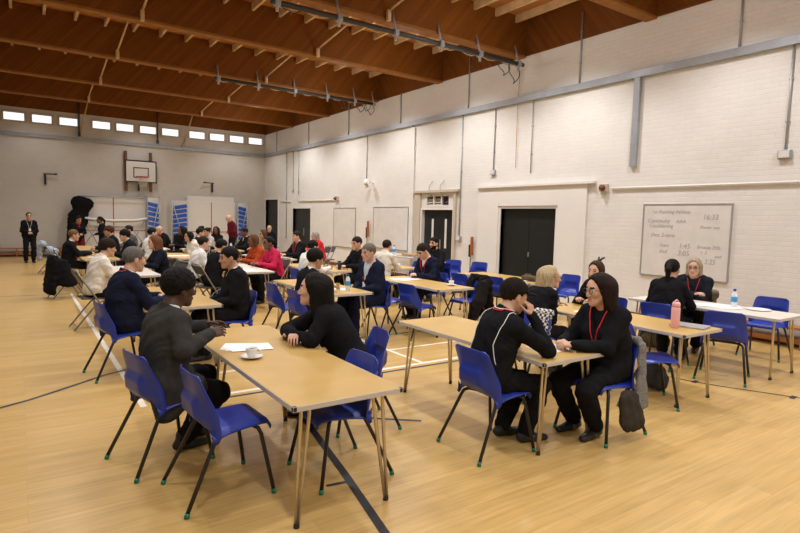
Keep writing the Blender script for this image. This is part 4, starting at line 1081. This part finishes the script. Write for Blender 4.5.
for a in (('steel folding chair under the boy in the white polo', .88, 9.05, 6), ('steel folding chair with a black coat hanging on it at far left', .76, 12.5, 12), ('steel folding chair carrying a pale blue coat at far left', .72, 17.4, 12),
          ('steel folding chair under the light-haired boy at far left', .86, 14.0, 0), ('steel folding chair under the auburn-haired girl', 2.2, 10.95, 184), ('steel folding chair under the boy in the white shirt', 2.62, 10.45, 5),
          ('steel folding chair under the boy in black behind the fade-haircut boy', 2.68, 9.6, 8), ('empty steel folding chair behind the auburn-haired girl', 2.15, 10.15, 200), ('empty steel folding chair in the gap beside the white shirted boy', 2.6, 11.2, 20),
          ('steel folding chair under the woman in pink', 4.15, 10.35, 186), ('steel folding chair under the woman in orange', 4.15, 11.25, 186),
          ('empty folding chair by the wall below the nearer blank whiteboard', 7.3, 12.9, 200), ('empty folding chair by the wall left of the blank whiteboards', 7.4, 14.6, 190), ('folding chair under the woman in the red jacket', 7.1, 14.3, 180), ('folding chair under the man with the pink lanyard', 5.7, 12.75, 186),
          ('folding chair under the girl in the white hoodie', 3.75, 14.55, 186), ('folding chair under the black-jumpered boy seen past the grey-haired man', 2.1, 13.7, 178), ('folding chair under the boy with white shirt at the far tables', 2.65, 15.2, 2)):
    chair(*a, 'fold')
for who, cx_, cy_, ca in (('brown-haired person at the far left tables', 2.05, 15.9, 182), ('short-haired boy behind the far left tables', 2.65, 17.0, 185), ('bald man bending over a far table', 4.05, 19.2, 190), ('person with big dark hair', 4.18, 17.2, 190),
                          ('pale person facing us at the far group', 4.2, 18.25, 262), ('girl with dark hair in front of the white trampoline', 4.98, 18.63, 215), ('girl in the pale grey top', 4.78, 17.0, 200), ('girl in black at the right of the far group', 5.38, 18.44, 235),
                          ('boy in profile with white collar in the far group', 3.95, 15.6, 350), ('boy below the standing man in maroon', 5.55, 15.95, 190), ('brown-haired person behind the woman in orange', 5.75, 14.95, 185), ('bald man at the dark corner doorway', 8.0, 20.64, 255)):
    chair('folding chair under the '+who, cx_, cy_, ca, 'fold')

# ================================================================ things on the tables
def cup(lab_c, lab_s, x, y, rz=0):
    s_ = MB(); s_.lathe([(.0, .004), (.035, .004), (.045, .008), (.076, .018), (.078, .021), (.045, .012), (.03, .010), (0, .010)], (0, 0, 0), 28); o = s_.build('saucer', M['white']); o.location = (x, y, .70); tag(o, lab_s, 'saucer')
    r = thing('teacup', lab_c, 'cup', (x, y, .711), rad(rz))
    c = MB(); c.lathe([(0, 0), (.024, 0), (.026, .005), (.034, .022), (.040, .05), (.042, .064), (.040, .064), (.036, .045), (.030, .02), (0, .012)], (0, 0, 0), 28); c.build('bowl', M['white'], r)
    c = MB(); c.tube([(.037, 0, .052), (.055, 0, .054), (.066, 0, .042), (.060, 0, .026), (.034, 0, .020)], .0045, 8); c.build('handle', M['white'], r)
    c = MB(); c.lathe([(.0, .050), (.0385, .050)], (0, 0, 0), 20); c.build('coffee', M['brownwood'], r)
cup('white teacup on the nearest table', 'white saucer under the teacup on the nearest table', 1.30, 3.66, -40)
cup('small white cup on the table of the writing man', 'white saucer on the table of the writing man', 5.38, 6.42, 20)
def sheet(lab, x, y, rz, w=.21, l=.297, z=.7006, grp=None, n=1):
    for q in range(n):
        b = MB(); b.box((0, 0, .0006), (w, l, .001)); o = b.build('paper_sheet', M['paper']); o.location = (x+.02*q, y-.03*q, z+.0018*q); o.rotation_euler = (0, 0, rad(rz+9*q)); tag(o, lab, 'paper', grp if n > 1 else None)
sheet('white papers beside the cup on the nearest table', 1.36, 4.02, 62, grp='papers on the nearest table', n=3)
sheet('white paper under the hands of the woman with glasses', 3.42, 2.86, 80, grp='papers by the woman with glasses', n=2)
sheet('white papers in front of the blonde woman', 5.25, 3.85, 75, grp='papers by the blonde woman', n=2)
sheet('white papers in front of the man who writes', 5.22, 7.45, 80, .3, .42, grp='papers of the writing man', n=3)
sheet('papers spread on the pale table below the written whiteboard', 7.15, 3.45, 5, .3, .42, grp='papers below the whiteboard', n=4)
sheet('papers on the table of the suited man with the water bottle', 3.6, 6.75, 40, grp='papers by the suited man', n=2)
sheet('papers on the pale table before the woman in pink', 3.35, 9.8, 30, grp='papers before the woman in pink', n=2)
sheet('papers on the table of the dark-haired man', 4.85, 9.6, 60, grp='papers of the dark-haired man', n=2)
sheet('papers on the table before the double doors', 6.98, 6.62, 30, grp='papers before the double doors', n=2)
sheet('paper before the navy-suited man at left', 1.35, 6.6, 80); sheet('papers on the far left table', 1.35, 13.6, 80, grp='papers on the far left table', n=2)
sheet('papers before the girl in the white hoodie', 3.05, 13.6, 70, .3, .42, grp='papers before the hoodie girl', n=2)
def bottle(lab, x, y, z=.70, s=1.0):
    r = thing('water_bottle', lab, 'bottle', (x, y, z))
    b = MB(); b.lathe([(0, 0), (.028*s, 0), (.032*s, .006), (.032*s, .06*s), (.030*s, .075*s), (.032*s, .09*s), (.032*s, .135*s), (.028*s, .16*s), (.014*s, .185*s), (.013*s, .20*s), (0, .20*s)], (0, 0, 0), 20); b.build('bottle_body', M['clear'], r)
    b = MB(); b.lathe([(.0328*s, .065*s), (.0333*s, .07*s), (.0333*s, .12*s), (.0328*s, .125*s)], (0, 0, 0), 20); b.build('bottle_label', M['bluelabel'], r)
    b = MB(); b.lathe([(.0155*s, .190*s), (.0155*s, .215*s), (0, .216*s)], (0, 0, 0), 16); b.build('bottle_cap', M['bluecap'], r)
    return r
bottle('clear water bottle with blue label on the pale table below the whiteboard', 7.28, 3.25, s=1.08)
bottle('clear water bottle with blue label in front of the suited man', 3.68, 6.58)
bottle('clear water bottle on the far table by the black-jumpered boy', 4.9, 15.5)
b = MB(); b.lathe([(0, 0), (.022, 0), (.03, .09), (.031, .09), (0, .085)], (0, 0, 0), 16); o = single('paper_cup', b, M['laminate'], 'tan paper cup beside the suited man\'s water bottle', 'cup', None, (3.58, 6.68, .70))
r = thing('drinks_flask', 'pink drinks bottle with loop lid standing by the laptop', 'bottle', (5.24, 2.86, .70))
b = MB(); b.lathe([(0, 0), (.036, 0), (.040, .006), (.040, .18), (.038, .195), (.034, .20)], (0, 0, 0), 24); b.build('flask_body', M['pink'], r)
b = MB(); b.lathe([(.036, .20), (.037, .235), (.03, .25), (0, .252)], (0, 0, 0), 24); lid = b.build('flask_lid', M['pink'], r)
b = MB(); b.tube([(-.03, 0, .235), (-.028, 0, .262), (0, 0, .272), (.028, 0, .262), (.03, 0, .235)], .006, 8); b.build('carry_loop', M['pink'], lid)
r = thing('laptop', 'closed grey laptop beside the pink bottle', 'laptop', (5.44, 2.82, .70), rad(12))
b = MB(); b.box((0, 0, .006), (.23, .32, .010), None, .004); b.build('laptop_base', M['laptop'], r); b = MB(); b.box((0, 0, .0145), (.23, .32, .006), None, .003); b.build('laptop_lid', M['laptop'], r)
b = MB(); b.box((0, 0, .045), (.16, .32, .09), None, .035, 3); b.box((.04, .1, .07), (.1, .12, .08), (.3, .2, 0), .03, 3); single('folded_bag', b, cloth((.10, .075, .05)), 'brown folded bag on the table before the double doors', 'bag', None, (7.12, 6.42, .70))
b = MB(); b.box((0, 0, .03), (.18, .2, .06), None, .02, 3); single('folded_cloth', b, cloth((.02, .04, .30)), 'blue folded cloth on the table before the double doors', 'cloth', None, (7.3, 6.3, .70))
b = MB(); b.lathe([(0, 0), (.06, 0), (.075, .05), (.07, .05), (.055, .01), (0, .01)], (0, 0, 0), 18); single('plastic_tub', b, M['yellow'], 'yellow tub on the table beside the boy in the cream shirt', 'tub', None, (6.55, 9.75, .70))
b = MB(); b.lathe([(0, 0), (.11, 0), (.14, .012), (.138, .016), (.1, .006), (0, .006)], (0, 0, 0), 22); single('plate', b, M['white'], 'white plate on the pale table by the water bottle', 'plate', None, (7.34, 3.0, .70))
rnd = random.Random(7)
for q in range(14):
    b = MB(); b.lathe([(0, 0), (.035, .005), (.045, .025), (.035, .05), (0, .06)], (0, 0, 0), 10) if q == 0 else None
    if q == 0: roll0 = b.build('bread_roll', M['bread']); o = roll0
    else: b.bm.free(); o = roll0.copy(); COL.objects.link(o)
    o.location = (8.55+.12*(q % 3)+.02*rnd.random(), 11.75+.13*(q//3), .716); o.rotation_euler = (0, 0, rnd.random()*6); tag(o, 'bread roll on the serving table by the wall', 'bread', 'bread rolls on the serving table')
b = MB(); b.box((0, 0, .008), (.46, .86, .015), None, .004); single('serving_platter', b, M['conduit'], 'grey platter of bread rolls on the serving table', 'platter', None, (8.68, 12.02, .70))
for q in range(4):
    bottle('small bottle at the end of the serving table', 8.45+.13*(q % 2), 12.75+.16*(q//2), s=1.25)['group'] = 'bottles on the serving table'
r = thing('mug', 'black tall cup in front of the dark-haired man', 'cup', (5.0, 9.28, .70)); b = MB(); b.lathe([(0, 0), (.032, 0), (.038, .17), (.036, .17), (0, .16)], (0, 0, 0), 16); b.build('cup_body', M['black'], r)

# ---- coats, bags
def drape(name, lab, cat, loc, deg, ops, m, h=.010, amp=.006):
    V = Vol(h); [V.cap(*o) for o in ops]; V.noise(amp, folds(len(lab) % 7, 1.1)); P, Q = V.build(); o = raw(name, P, Q, m); o.location = loc; o.rotation_euler = (0, 0, rad(deg)); return tag(o, lab, cat)
SH = (1, 1, 1)
coat_ops = [((-.24, -.17, .80), (-.24, .17, .80), .035, None, None, (1.2, 1, 1), .03), ((-.27, -.10, .74), (-.33, -.09, .22), .030, .042, None, (1, 3.4, 1), .04), ((-.27, .10, .74), (-.34, .10, .17), .030, .045, None, (1, 3.2, 1), .04), ((-.19, -.14, .76), (-.12, -.15, .50), .028, .03, None, (1, 2.2, 1), .03), ((-.19, .1, .76), (-.10, .1, .55), .028, .03, None, (1, 2.2, 1), .03)]
tw = mat('tweed', (.17, .165, .155), .95, noise=.75, nscale=120, bump=.3, bscale=150)
drape('tweed_coat', 'grey flecked coat hanging over the chair of the woman with glasses', 'coat', (3.84, 2.68, 0), 180,
      [((-.215, .10, .775), (-.215, .17, .765), .024, None, None, (1.3, 1, 1), .02), ((-.215, .17, .765), (-.205, .225, .70), .024, .024, None, (1.3, 1, 1), .03), ((-.207, .222, .74), (-.150, .275, .27), .013, .028, None, (2.9, 1, 1), .03)], tw, .007, .0025)
drape('leather_bag', 'brown black bag hanging below the flecked coat', 'bag', (3.84, 2.68, 0), 180, [((.02, .25, .36), (-.03, .26, .17), .055, .085, None, (1.3, .6, 1), .05), ((-.06, .26, .33), (-.12, .27, .15), .06, .07, None, (1.2, .6, 1), .04)], cloth((.05, .042, .036)), .008, .003)
drape('black_coat', 'black coat draped over the chair beside the writing man', 'coat', (5.85, 6.55, 0), 184, coat_ops+[((-.26, 0, .76), (-.30, 0, .22), .04, .05, None, (1, 3.6, 1), .06), ((-.14, .2, .72), (.0, .24, .42), .05, .07, None, (2, 1, 1), .05), ((.05, .25, .42), (.16, .22, .10), .07, .05, None, (1.5, 1, 1), .05)], cloth((.014, .012, .012)))
drape('black_coat', 'long black coat hanging from a folding chair at far left', 'coat', (.76, 12.5, 0), 12, coat_ops+[((-.26, 0, .76), (-.30, 0, .14), .05, .07, None, (1, 3.6, 1), .06), ((-.16, -.2, .7), (-.05, -.22, .3), .06, .08, None, (2, 1, 1), .06)], cloth((.010, .010, .012)), .014)
drape('pale_coat', 'pale blue and white coat heaped on a folding chair at far left', 'coat', (.72, 17.4, 0), 12, [((-.24, -.18, .80), (-.2, .2, .82), .07, .06, None, None, .05), ((-.08, 0, .62), (.08, .1, .58), .12, .10, None, None, .06), ((-.28, 0, .76), (-.30, .0, .4), .05, .05, None, (1, 3, 1), .05)], cloth((.36, .44, .55)), .016)
drape('khaki_bag', 'khaki bag hung on the chair behind the grey-haired woman', 'bag', (7.82, 4.05, 0), 190, [((-.30, .02, .74), (-.31, .20, .74), .05, .05, None, None, .04), ((-.31, .12, .7), (-.33, .14, .5), .08, .08, None, (.6, 1.3, 1), .05)], cloth((.17, .14, .09)), .012)
drape('rucksack', 'dark grey rucksack on the floor under the chair behind the woman with glasses', 'bag', (5.36, 3.12, 0), 0, [((0, -.07, .10), (0, .09, .10), .095, .095, None, (.8, 1, 1), .05), ((0, -.05, .20), (0, .07, .21), .075, .075, None, (.8, 1, 1), .05)], cloth((.06, .06, .065)), .010)
drape('shopping_bag', 'olive brown bag on the floor under the pale table below the whiteboard', 'bag', (7.15, 4.19, 0), 0, [((0, -.12, .12), (0, .12, .12), .11, .11, None, (.9, 1, 1), .03), ((0, -.12, .30), (0, .12, .30), .09, .09, None, (.9, 1, 1), .05)], cloth((.10, .075, .04)), .012)
drape('black_cover', 'tall black padded cover leaning on the far wall beside the trampoline', 'cover', (1.85, 23.75, 0), 0, [((-.15, 0, .25), (-.12, 0, 1.5), .24, .20, None, (1.2, .5, 1), .1), ((-.02, 0, 2.0), (.28, 0, 1.95), .24, .22, None, (1, .5, 1), .1), ((.1, 0, 1.3), (.1, 0, 1.9), .2, .2, None, (1, .5, 1), .1)], cloth((.010, .010, .011)), .025)
drape('black_bag', 'black bag on the floor between the feet under the nearest table', 'bag', (2.05, 4.62, 0), 0, [((0, -.1, .1), (0, .1, .1), .09, .09, None, None, .04), ((0, -.05, .2), (0, .08, .18), .07, .07, None, None, .04)], cloth((.012, .012, .013)), .01)
# chequered scarf over the back of the empty chair
sc = bpy.data.materials.new('chequered_scarf'); sc.use_nodes = True; nt = sc.node_tree; ck = nt.nodes.new('ShaderNodeTexChecker'); tcx = nt.nodes.new('ShaderNodeTexCoord')
ck.inputs['Scale'].default_value = 38; ck.inputs[1].default_value = (.02, .02, .02, 1); ck.inputs[2].default_value = (.62, .6, .55, 1); nt.links.new(tcx.outputs['Object'], ck.inputs['Vector']); nt.links.new(ck.outputs[0], nt.nodes['Principled BSDF'].inputs[0]); nt.nodes['Principled BSDF'].inputs['Roughness'].default_value = .9
drape('chequered_scarf', 'black and white chequered scarf over the back of an empty blue chair', 'scarf', (4.03, 3.72, 0), 184, [((-.265, -.02, .80), (-.265, .15, .80), .03, .03, None, (1.2, 1, 1), .02), ((-.225, .00, .78), (-.14, .02, .50), .035, .04, None, (.5, 2, 1), .02), ((-.225, .12, .78), (-.13, .12, .52), .035, .04, None, (.5, 2, 1), .02), ((-.30, .05, .78), (-.27, .06, .55), .04, .04, None, (.5, 2, 1), .02)], sc, .008, .003)
# ================================================================ people
BLK = (.011, .011, .013); NVY = (.012, .015, .034); WHT = (.72, .70, .66)
PALE = (.60, .355, .245); TAN = (.46, .265, .165); BRN = (.16, .075, .042); DKB = (.075, .034, .020)
HB = (.010, .008, .007); HBR = (.05, .027, .015); HDK = (.022, .013, .009); GRY = (.12, .11, .10)
# --- nearest figures
person('man in dark grey jacket with pink tie, talking with raised hands at the nearest table', .78, 3.96, 12, .006, lean=7, pitch=6, s=.97, tail=-1, girth=1.06, skin=DKB, hair=('afro', HB), top=('jacket', (.044, .042, .040)), shirt=WHT, tie=(.6, .05, .10), legs=BLK,
       L=((1.10, 4.07, .875), (.93, 4.28, .82)), R=((1.08, 3.90, .845), (.86, 3.70, .80)), hdir=(((.9, -.35, .15), (-.2, -.6, -.7)), ((.9, .25, .1), (-.1, .8, -.6))), curl=.35, feet=((1.05, 4.22), (.93, 4.02)), fold=.004)
person('woman with long black hair and black cardigan leaning on the nearest table', 2.18, 3.80, 150, .0075, lean=30, pitch=-4, s=.99, fem=True, skin=PALE, hair=('long', HB, .38), top=('cardigan', BLK), shirt=(.35, .35, .36), legs=BLK,
       L=((1.74, 3.98, .757), (1.80, 3.76, .755)), R=((1.72, 3.92, .775), (1.78, 4.16, .76)), feet=((1.98, 4.2), (2.0, 4.0)), fold=.004)
person('man in black baseball cap and black tracksuit top with white piping, hands at his chin', 2.84, 2.94, -12, .006, lean=15, pitch=10, s=.95, girth=1.06, skin=PALE, hair=('short', HDK), cap=(.016, .013, .012), top=('jumper', BLK), legs=BLK, piping=True, lan=M['redlan'],
       L=((3.12, 2.91, .985), (3.20, 3.02, .75)), R=((3.13, 2.79, .99), (3.17, 2.66, .75)), hdir=(((.0, -.25, 1), (0, -1, 0)), ((-.1, .25, 1), (-.3, 1, 0))), curl=.9, feet=((3.10, 3.02), (3.17, 2.84)), fold=.005)
person('woman with glasses and red lanyard over black cardigan at the right front table', 3.93, 2.69, 180, .0075, lean=9, pitch=6, yaw=-14, s=.97, fem=True, girth=1.22, skin=PALE, hair=('long', (.018, .009, .007), .2), top=('cardigan', BLK), shirt=(.014, .013, .015), legs=BLK, glasses=True, lan=M['redlan'],
       L=((3.50, 2.68, .752),), R=((3.52, 2.83, .752),), curl=.9, feet=((3.72, 2.62), (3.72, 2.82)), fold=.004, shoes=(.012, .01, .01))
# --- second distance
person('blonde woman in black with dark glasses, arms folded on a table by the double doors', 4.55, 4.12, -3, .010, lean=30, pitch=-2, yaw=-36, s=.95, fem=True, skin=PALE, hair=('long', (.43, .33, .19), .30), top=('jumper', BLK), glasses=True, L='fold', R='fold', collar=False)
person('person in black with a black hair clip, mostly hidden behind the woman with glasses', 6.06, 4.22, 186, .011, lean=24, pitch=0, s=.95, fem=True, skin=PALE, hair=('bob', HBR), clip=True, top=('jumper', BLK), L='table', R='table', collar=False)
person('girl in black with a black ponytail, back to us below the whiteboard', 6.45, 3.66, 14, .011, lean=14, pitch=10, s=.97, fem=True, girth=1.1, skin=TAN, hair=('ponytail', HB), top=('jumper', BLK), shirt=WHT, L='table', R='table')
person('smiling grey-haired person in navy jumper and red lanyard below the whiteboard', 7.86, 4.02, 197, .011, lean=22, pitch=4, s=.97, girth=1.15, skin=PALE, hair=('bob', (.36, .29, .20)), top=('jumper', (.016, .019, .028)), glasses=True, lan=M['redlan'], L='fold', R='fold', collar=False)
person('heavy grey-haired man in navy suit with orange-red lanyard at the left', .86, 6.36, 10, .009, lean=8, pitch=6, girth=1.28, skin=PALE, hair=('short', GRY), top=('jacket', NVY), shirt=WHT, legs=BLK, lan=M['orlan'], L='table', R='table')
person('boy with fade haircut in black blazer, facing left across a beech table', 2.14, 6.53, 178, .010, lean=4, pitch=6, s=.98, girth=1.1, skin=TAN, hair=('short', HB), top=('jumper', BLK), shirt=WHT, L='lap', R='lap')
person('curly-haired boy in black jumper with white collar behind the black-haired woman', 2.98, 6.42, 2, .010, lean=8, pitch=8, s=.95, skin=TAN, hair=('curly', HB), top=('jumper', BLK), shirt=WHT, L='table', R='lap')
person('grey-brown haired man in navy suit with pale blue shirt and red lanyard, facing left', 4.24, 6.83, 187, .010, lean=4, pitch=4, girth=1.08, skin=(.58, .35, .26), hair=('short', (.14, .115, .09)), top=('jacket', NVY), shirt=(.50, .56, .62), lan=M['redlan'], legs=NVY, L='lap', R='lap', roll=0)
person('man in navy cardigan and white shirt looking down and writing', 5.88, 7.55, 184, .011, lean=14, pitch=28, skin=PALE, hair=('short', HDK), top=('cardigan', NVY), shirt=WHT, lan=M['redlan'], L='table', R='write', legs=BLK)
person('bearded man in black in front of the glazed black doors', 7.35, 9.3, 198, .013, lean=6, pitch=2, skin=PALE, hair=('short', HB), top=('jumper', BLK), beard=HB, L='table', R='table', collar=False)
person('boy in cream shirt with his back to us by the yellow tub', 5.84, 9.12, 22, .011, lean=14, pitch=6, s=.96, skin=PALE, hair=('short', HDK), top=('shirt', (.62, .57, .48)), L='table', R='table')
person('boy with dark curly hair in a white polo shirt on a folding chair', .88, 9.05, 8, .010, lean=13, pitch=8, s=.98, girth=1.1, skin=PALE, hair=('curly', HDK), top=('polo', (.74, .70, .62)), L='table', R='table')
person('girl with long auburn hair in navy jumper, facing left', 2.20, 10.95, 186, .012, lean=12, pitch=4, s=.95, fem=True, skin=PALE, hair=('long', (.14, .055, .025), .30), top=('jumper', (.012, .014, .024)), L='table', R='table', collar=False)
person('boy in white short-sleeved shirt on a folding chair, facing right', 2.64, 10.45, 4, .012, lean=12, pitch=2, s=.96, skin=PALE, hair=('short', HDK), top=('polo', WHT), L='table', R='lap')
person('dark-haired boy in black jumper and white collar, hidden behind the fade-haircut boy', 2.70, 9.6, 6, .012, lean=14, pitch=8, s=.95, skin=TAN, hair=('short', HB), top=('jumper', BLK), shirt=WHT, L='table', R='table')
person('woman in orange top with brown hair, facing left', 4.18, 11.25, 186, .013, lean=12, pitch=6, s=.97, fem=True, girth=1.15, skin=BRN, hair=('bob', (.10, .045, .022)), top=('jumper', (.36, .055, .018)), L='table', R='table', collar=False)
person('woman in bright pink top with black ponytail, facing left', 4.18, 10.35, 188, .012, lean=14, pitch=4, s=.97, fem=True, girth=1.12, skin=BRN, hair=('ponytail', HB), top=('jumper', (.50, .022, .075)), L='table', R='table', collar=False)
person('man in black jacket with pink lanyard, facing left near the far black door', 5.74, 12.75, 188, .014, lean=4, pitch=2, skin=PALE, hair=('short', HDK), top=('cardigan', BLK), shirt=(.04, .03, .03), lan=M['pinklan'], L='table', R='table')
person('woman in red jacket with grey hair in front of the far black door', 7.12, 14.3, 165, .015, lean=14, pitch=10, s=.96, fem=True, skin=PALE, hair=('bob', (.30, .28, .27)), top=('jumper', (.55, .035, .04)), L='table', R='table', collar=False)
person('boy in black waistcoat with white sleeves, behind the curly-haired boy', 4.22, 9.12, 6, .012, lean=10, pitch=12, s=.95, skin=TAN, hair=('short', HB), top=('shirt', WHT), L='table', R='table')
person('dark-haired man in black by the blank whiteboards, holding out a pale hand', 5.54, 9.42, 188, .012, lean=4, pitch=6, skin=PALE, hair=('short', HDK), top=('jumper', BLK), L='table', R='table', collar=False)
# --- far figures
person('bald man in black in front of the dark corner doorway', 8.0, 20.6, 255, .018, lean=2, skin=PALE, hair=('bald',), top=('jumper', BLK), L='lap', R='lap', collar=False)
person('woman in black standing alone by the far wall, hands clasped', .27, 21.3, -84, .013, s=.935, stand=True, lean=0, fem=True, girth=1.25, skin=PALE, hair=('ponytail', HB), top=('cardigan', BLK), shirt=(.02, .02, .02), lan=M['bed_white'], L='front', R='front', feet=((.36, 21.2), (.16, 21.2)))
person('light brown haired boy in black blazer at the far left table', .86, 14.0, 0, .014, lean=8, pitch=2, s=.95, skin=PALE, hair=('short', (.16, .085, .04)), top=('jumper', BLK), shirt=WHT, L='table', R='table')
person('person in black jacket and red top standing in front of the tall black cover', 1.62, 21.2, -75, .016, s=.90, stand=True, lean=3, pitch=12, fem=True, skin=TAN, hair=('short', HB), top=('cardigan', BLK), shirt=(.30, .02, .03), legs=(.16, .015, .02), L='front', R='front')
person('woman in black jacket standing sideways before the red-lined trampoline', 2.32, 21.0, 175, .016, s=.89, stand=True, lean=4, fem=True, skin=BRN, hair=('ponytail', HB), top=('cardigan', BLK), shirt=(.3, .3, .3), L='front', R='front')
person('brown-haired person at the far left tables, only the hair showing', 2.02, 15.9, 182, .018, lean=8, skin=TAN, hair=('curly', (.07, .03, .02)), top=('jumper', BLK), collar=False)
person('dark-haired boy in black jumper seen just past the grey-haired man', 2.12, 13.7, 176, .014, lean=12, pitch=6, s=.98, skin=PALE, hair=('curly', HB), top=('jumper', BLK), collar=False)
person('short-haired boy behind the black-jumpered boy at the far left tables', 2.62, 17.0, 185, .018, lean=6, skin=PALE, hair=('short', HDK), top=('jumper', (.1, .1, .1)), collar=False)
person('black-haired boy in white shirt at the far tables left of the bald man', 2.66, 15.2, 6, .014, lean=10, s=.98, skin=PALE, hair=('short', HB), top=('shirt', WHT))
person('bald man in black with a red collar bending over a far table', 4.0, 19.2, 190, .018, lean=22, pitch=8, girth=1.1, skin=PALE, hair=('bald',), top=('jumper', BLK), lan=M['redlan'], collar=False)
person('person with big dark hair and black top at the far middle tables', 4.15, 17.2, 190, .018, lean=14, fem=True, skin=BRN, hair=('long', HB, .2), top=('jumper', BLK), collar=False)
person('girl in white hoodie leaning on a far table', 3.78, 14.55, 188, .015, lean=24, pitch=0, s=.95, fem=True, skin=TAN, hair=('bob', HB), top=('hoodie', (.66, .62, .55)), L='fold', R='fold')
person('pale person in black jacket facing us, left of the far group', 4.2, 18.2, 262, .018, lean=2, s=.98, skin=PALE, hair=('short', HB), top=('jumper', BLK), shirt=WHT, L='lap', R='lap')
person('girl with dark hair and pale top in front of the white trampoline', 4.95, 18.6, 215, .018, lean=4, s=.97, fem=True, skin=BRN, hair=('bun', HB), top=('jumper', BLK), shirt=WHT)
person('girl in pale grey top with dark hair up, in the far group', 4.75, 17.0, 200, .017, lean=8, s=.96, fem=True, skin=TAN, hair=('bun', HB), top=('jumper', (.45, .42, .40)), collar=False)
person('girl in black with long dark hair at the right of the far group', 5.35, 18.4, 235, .018, lean=3, s=.96, fem=True, skin=BRN, hair=('long', HDK, .2), top=('jumper', BLK), collar=False)
person('boy in black blazer with white collar, profile to the right in the far group', 3.98, 15.6, 350, .015, lean=6, s=.98, skin=PALE, hair=('short', HB), top=('jumper', BLK), shirt=WHT)
person('bald man in maroon jumper standing before the white trampoline', 6.5, 20.3, 185, .015, s=1.0, stand=True, lean=10, pitch=14, girth=1.12, skin=PALE, hair=('bald',), top=('jumper', (.10, .012, .022)), L='front', R='front', collar=False)
person('boy in black jumper with white collar under the standing man in maroon', 5.52, 15.95, 190, .015, lean=4, pitch=6, s=1.0, skin=BRN, hair=('short', HB), top=('jumper', BLK), shirt=WHT)
person('brown-haired person behind the woman in orange', 5.72, 14.95, 185, .017, lean=6, s=.97, fem=True, skin=TAN, hair=('bob', (.09, .045, .025)), top=('jumper', (.30, .19, .10)), collar=False)
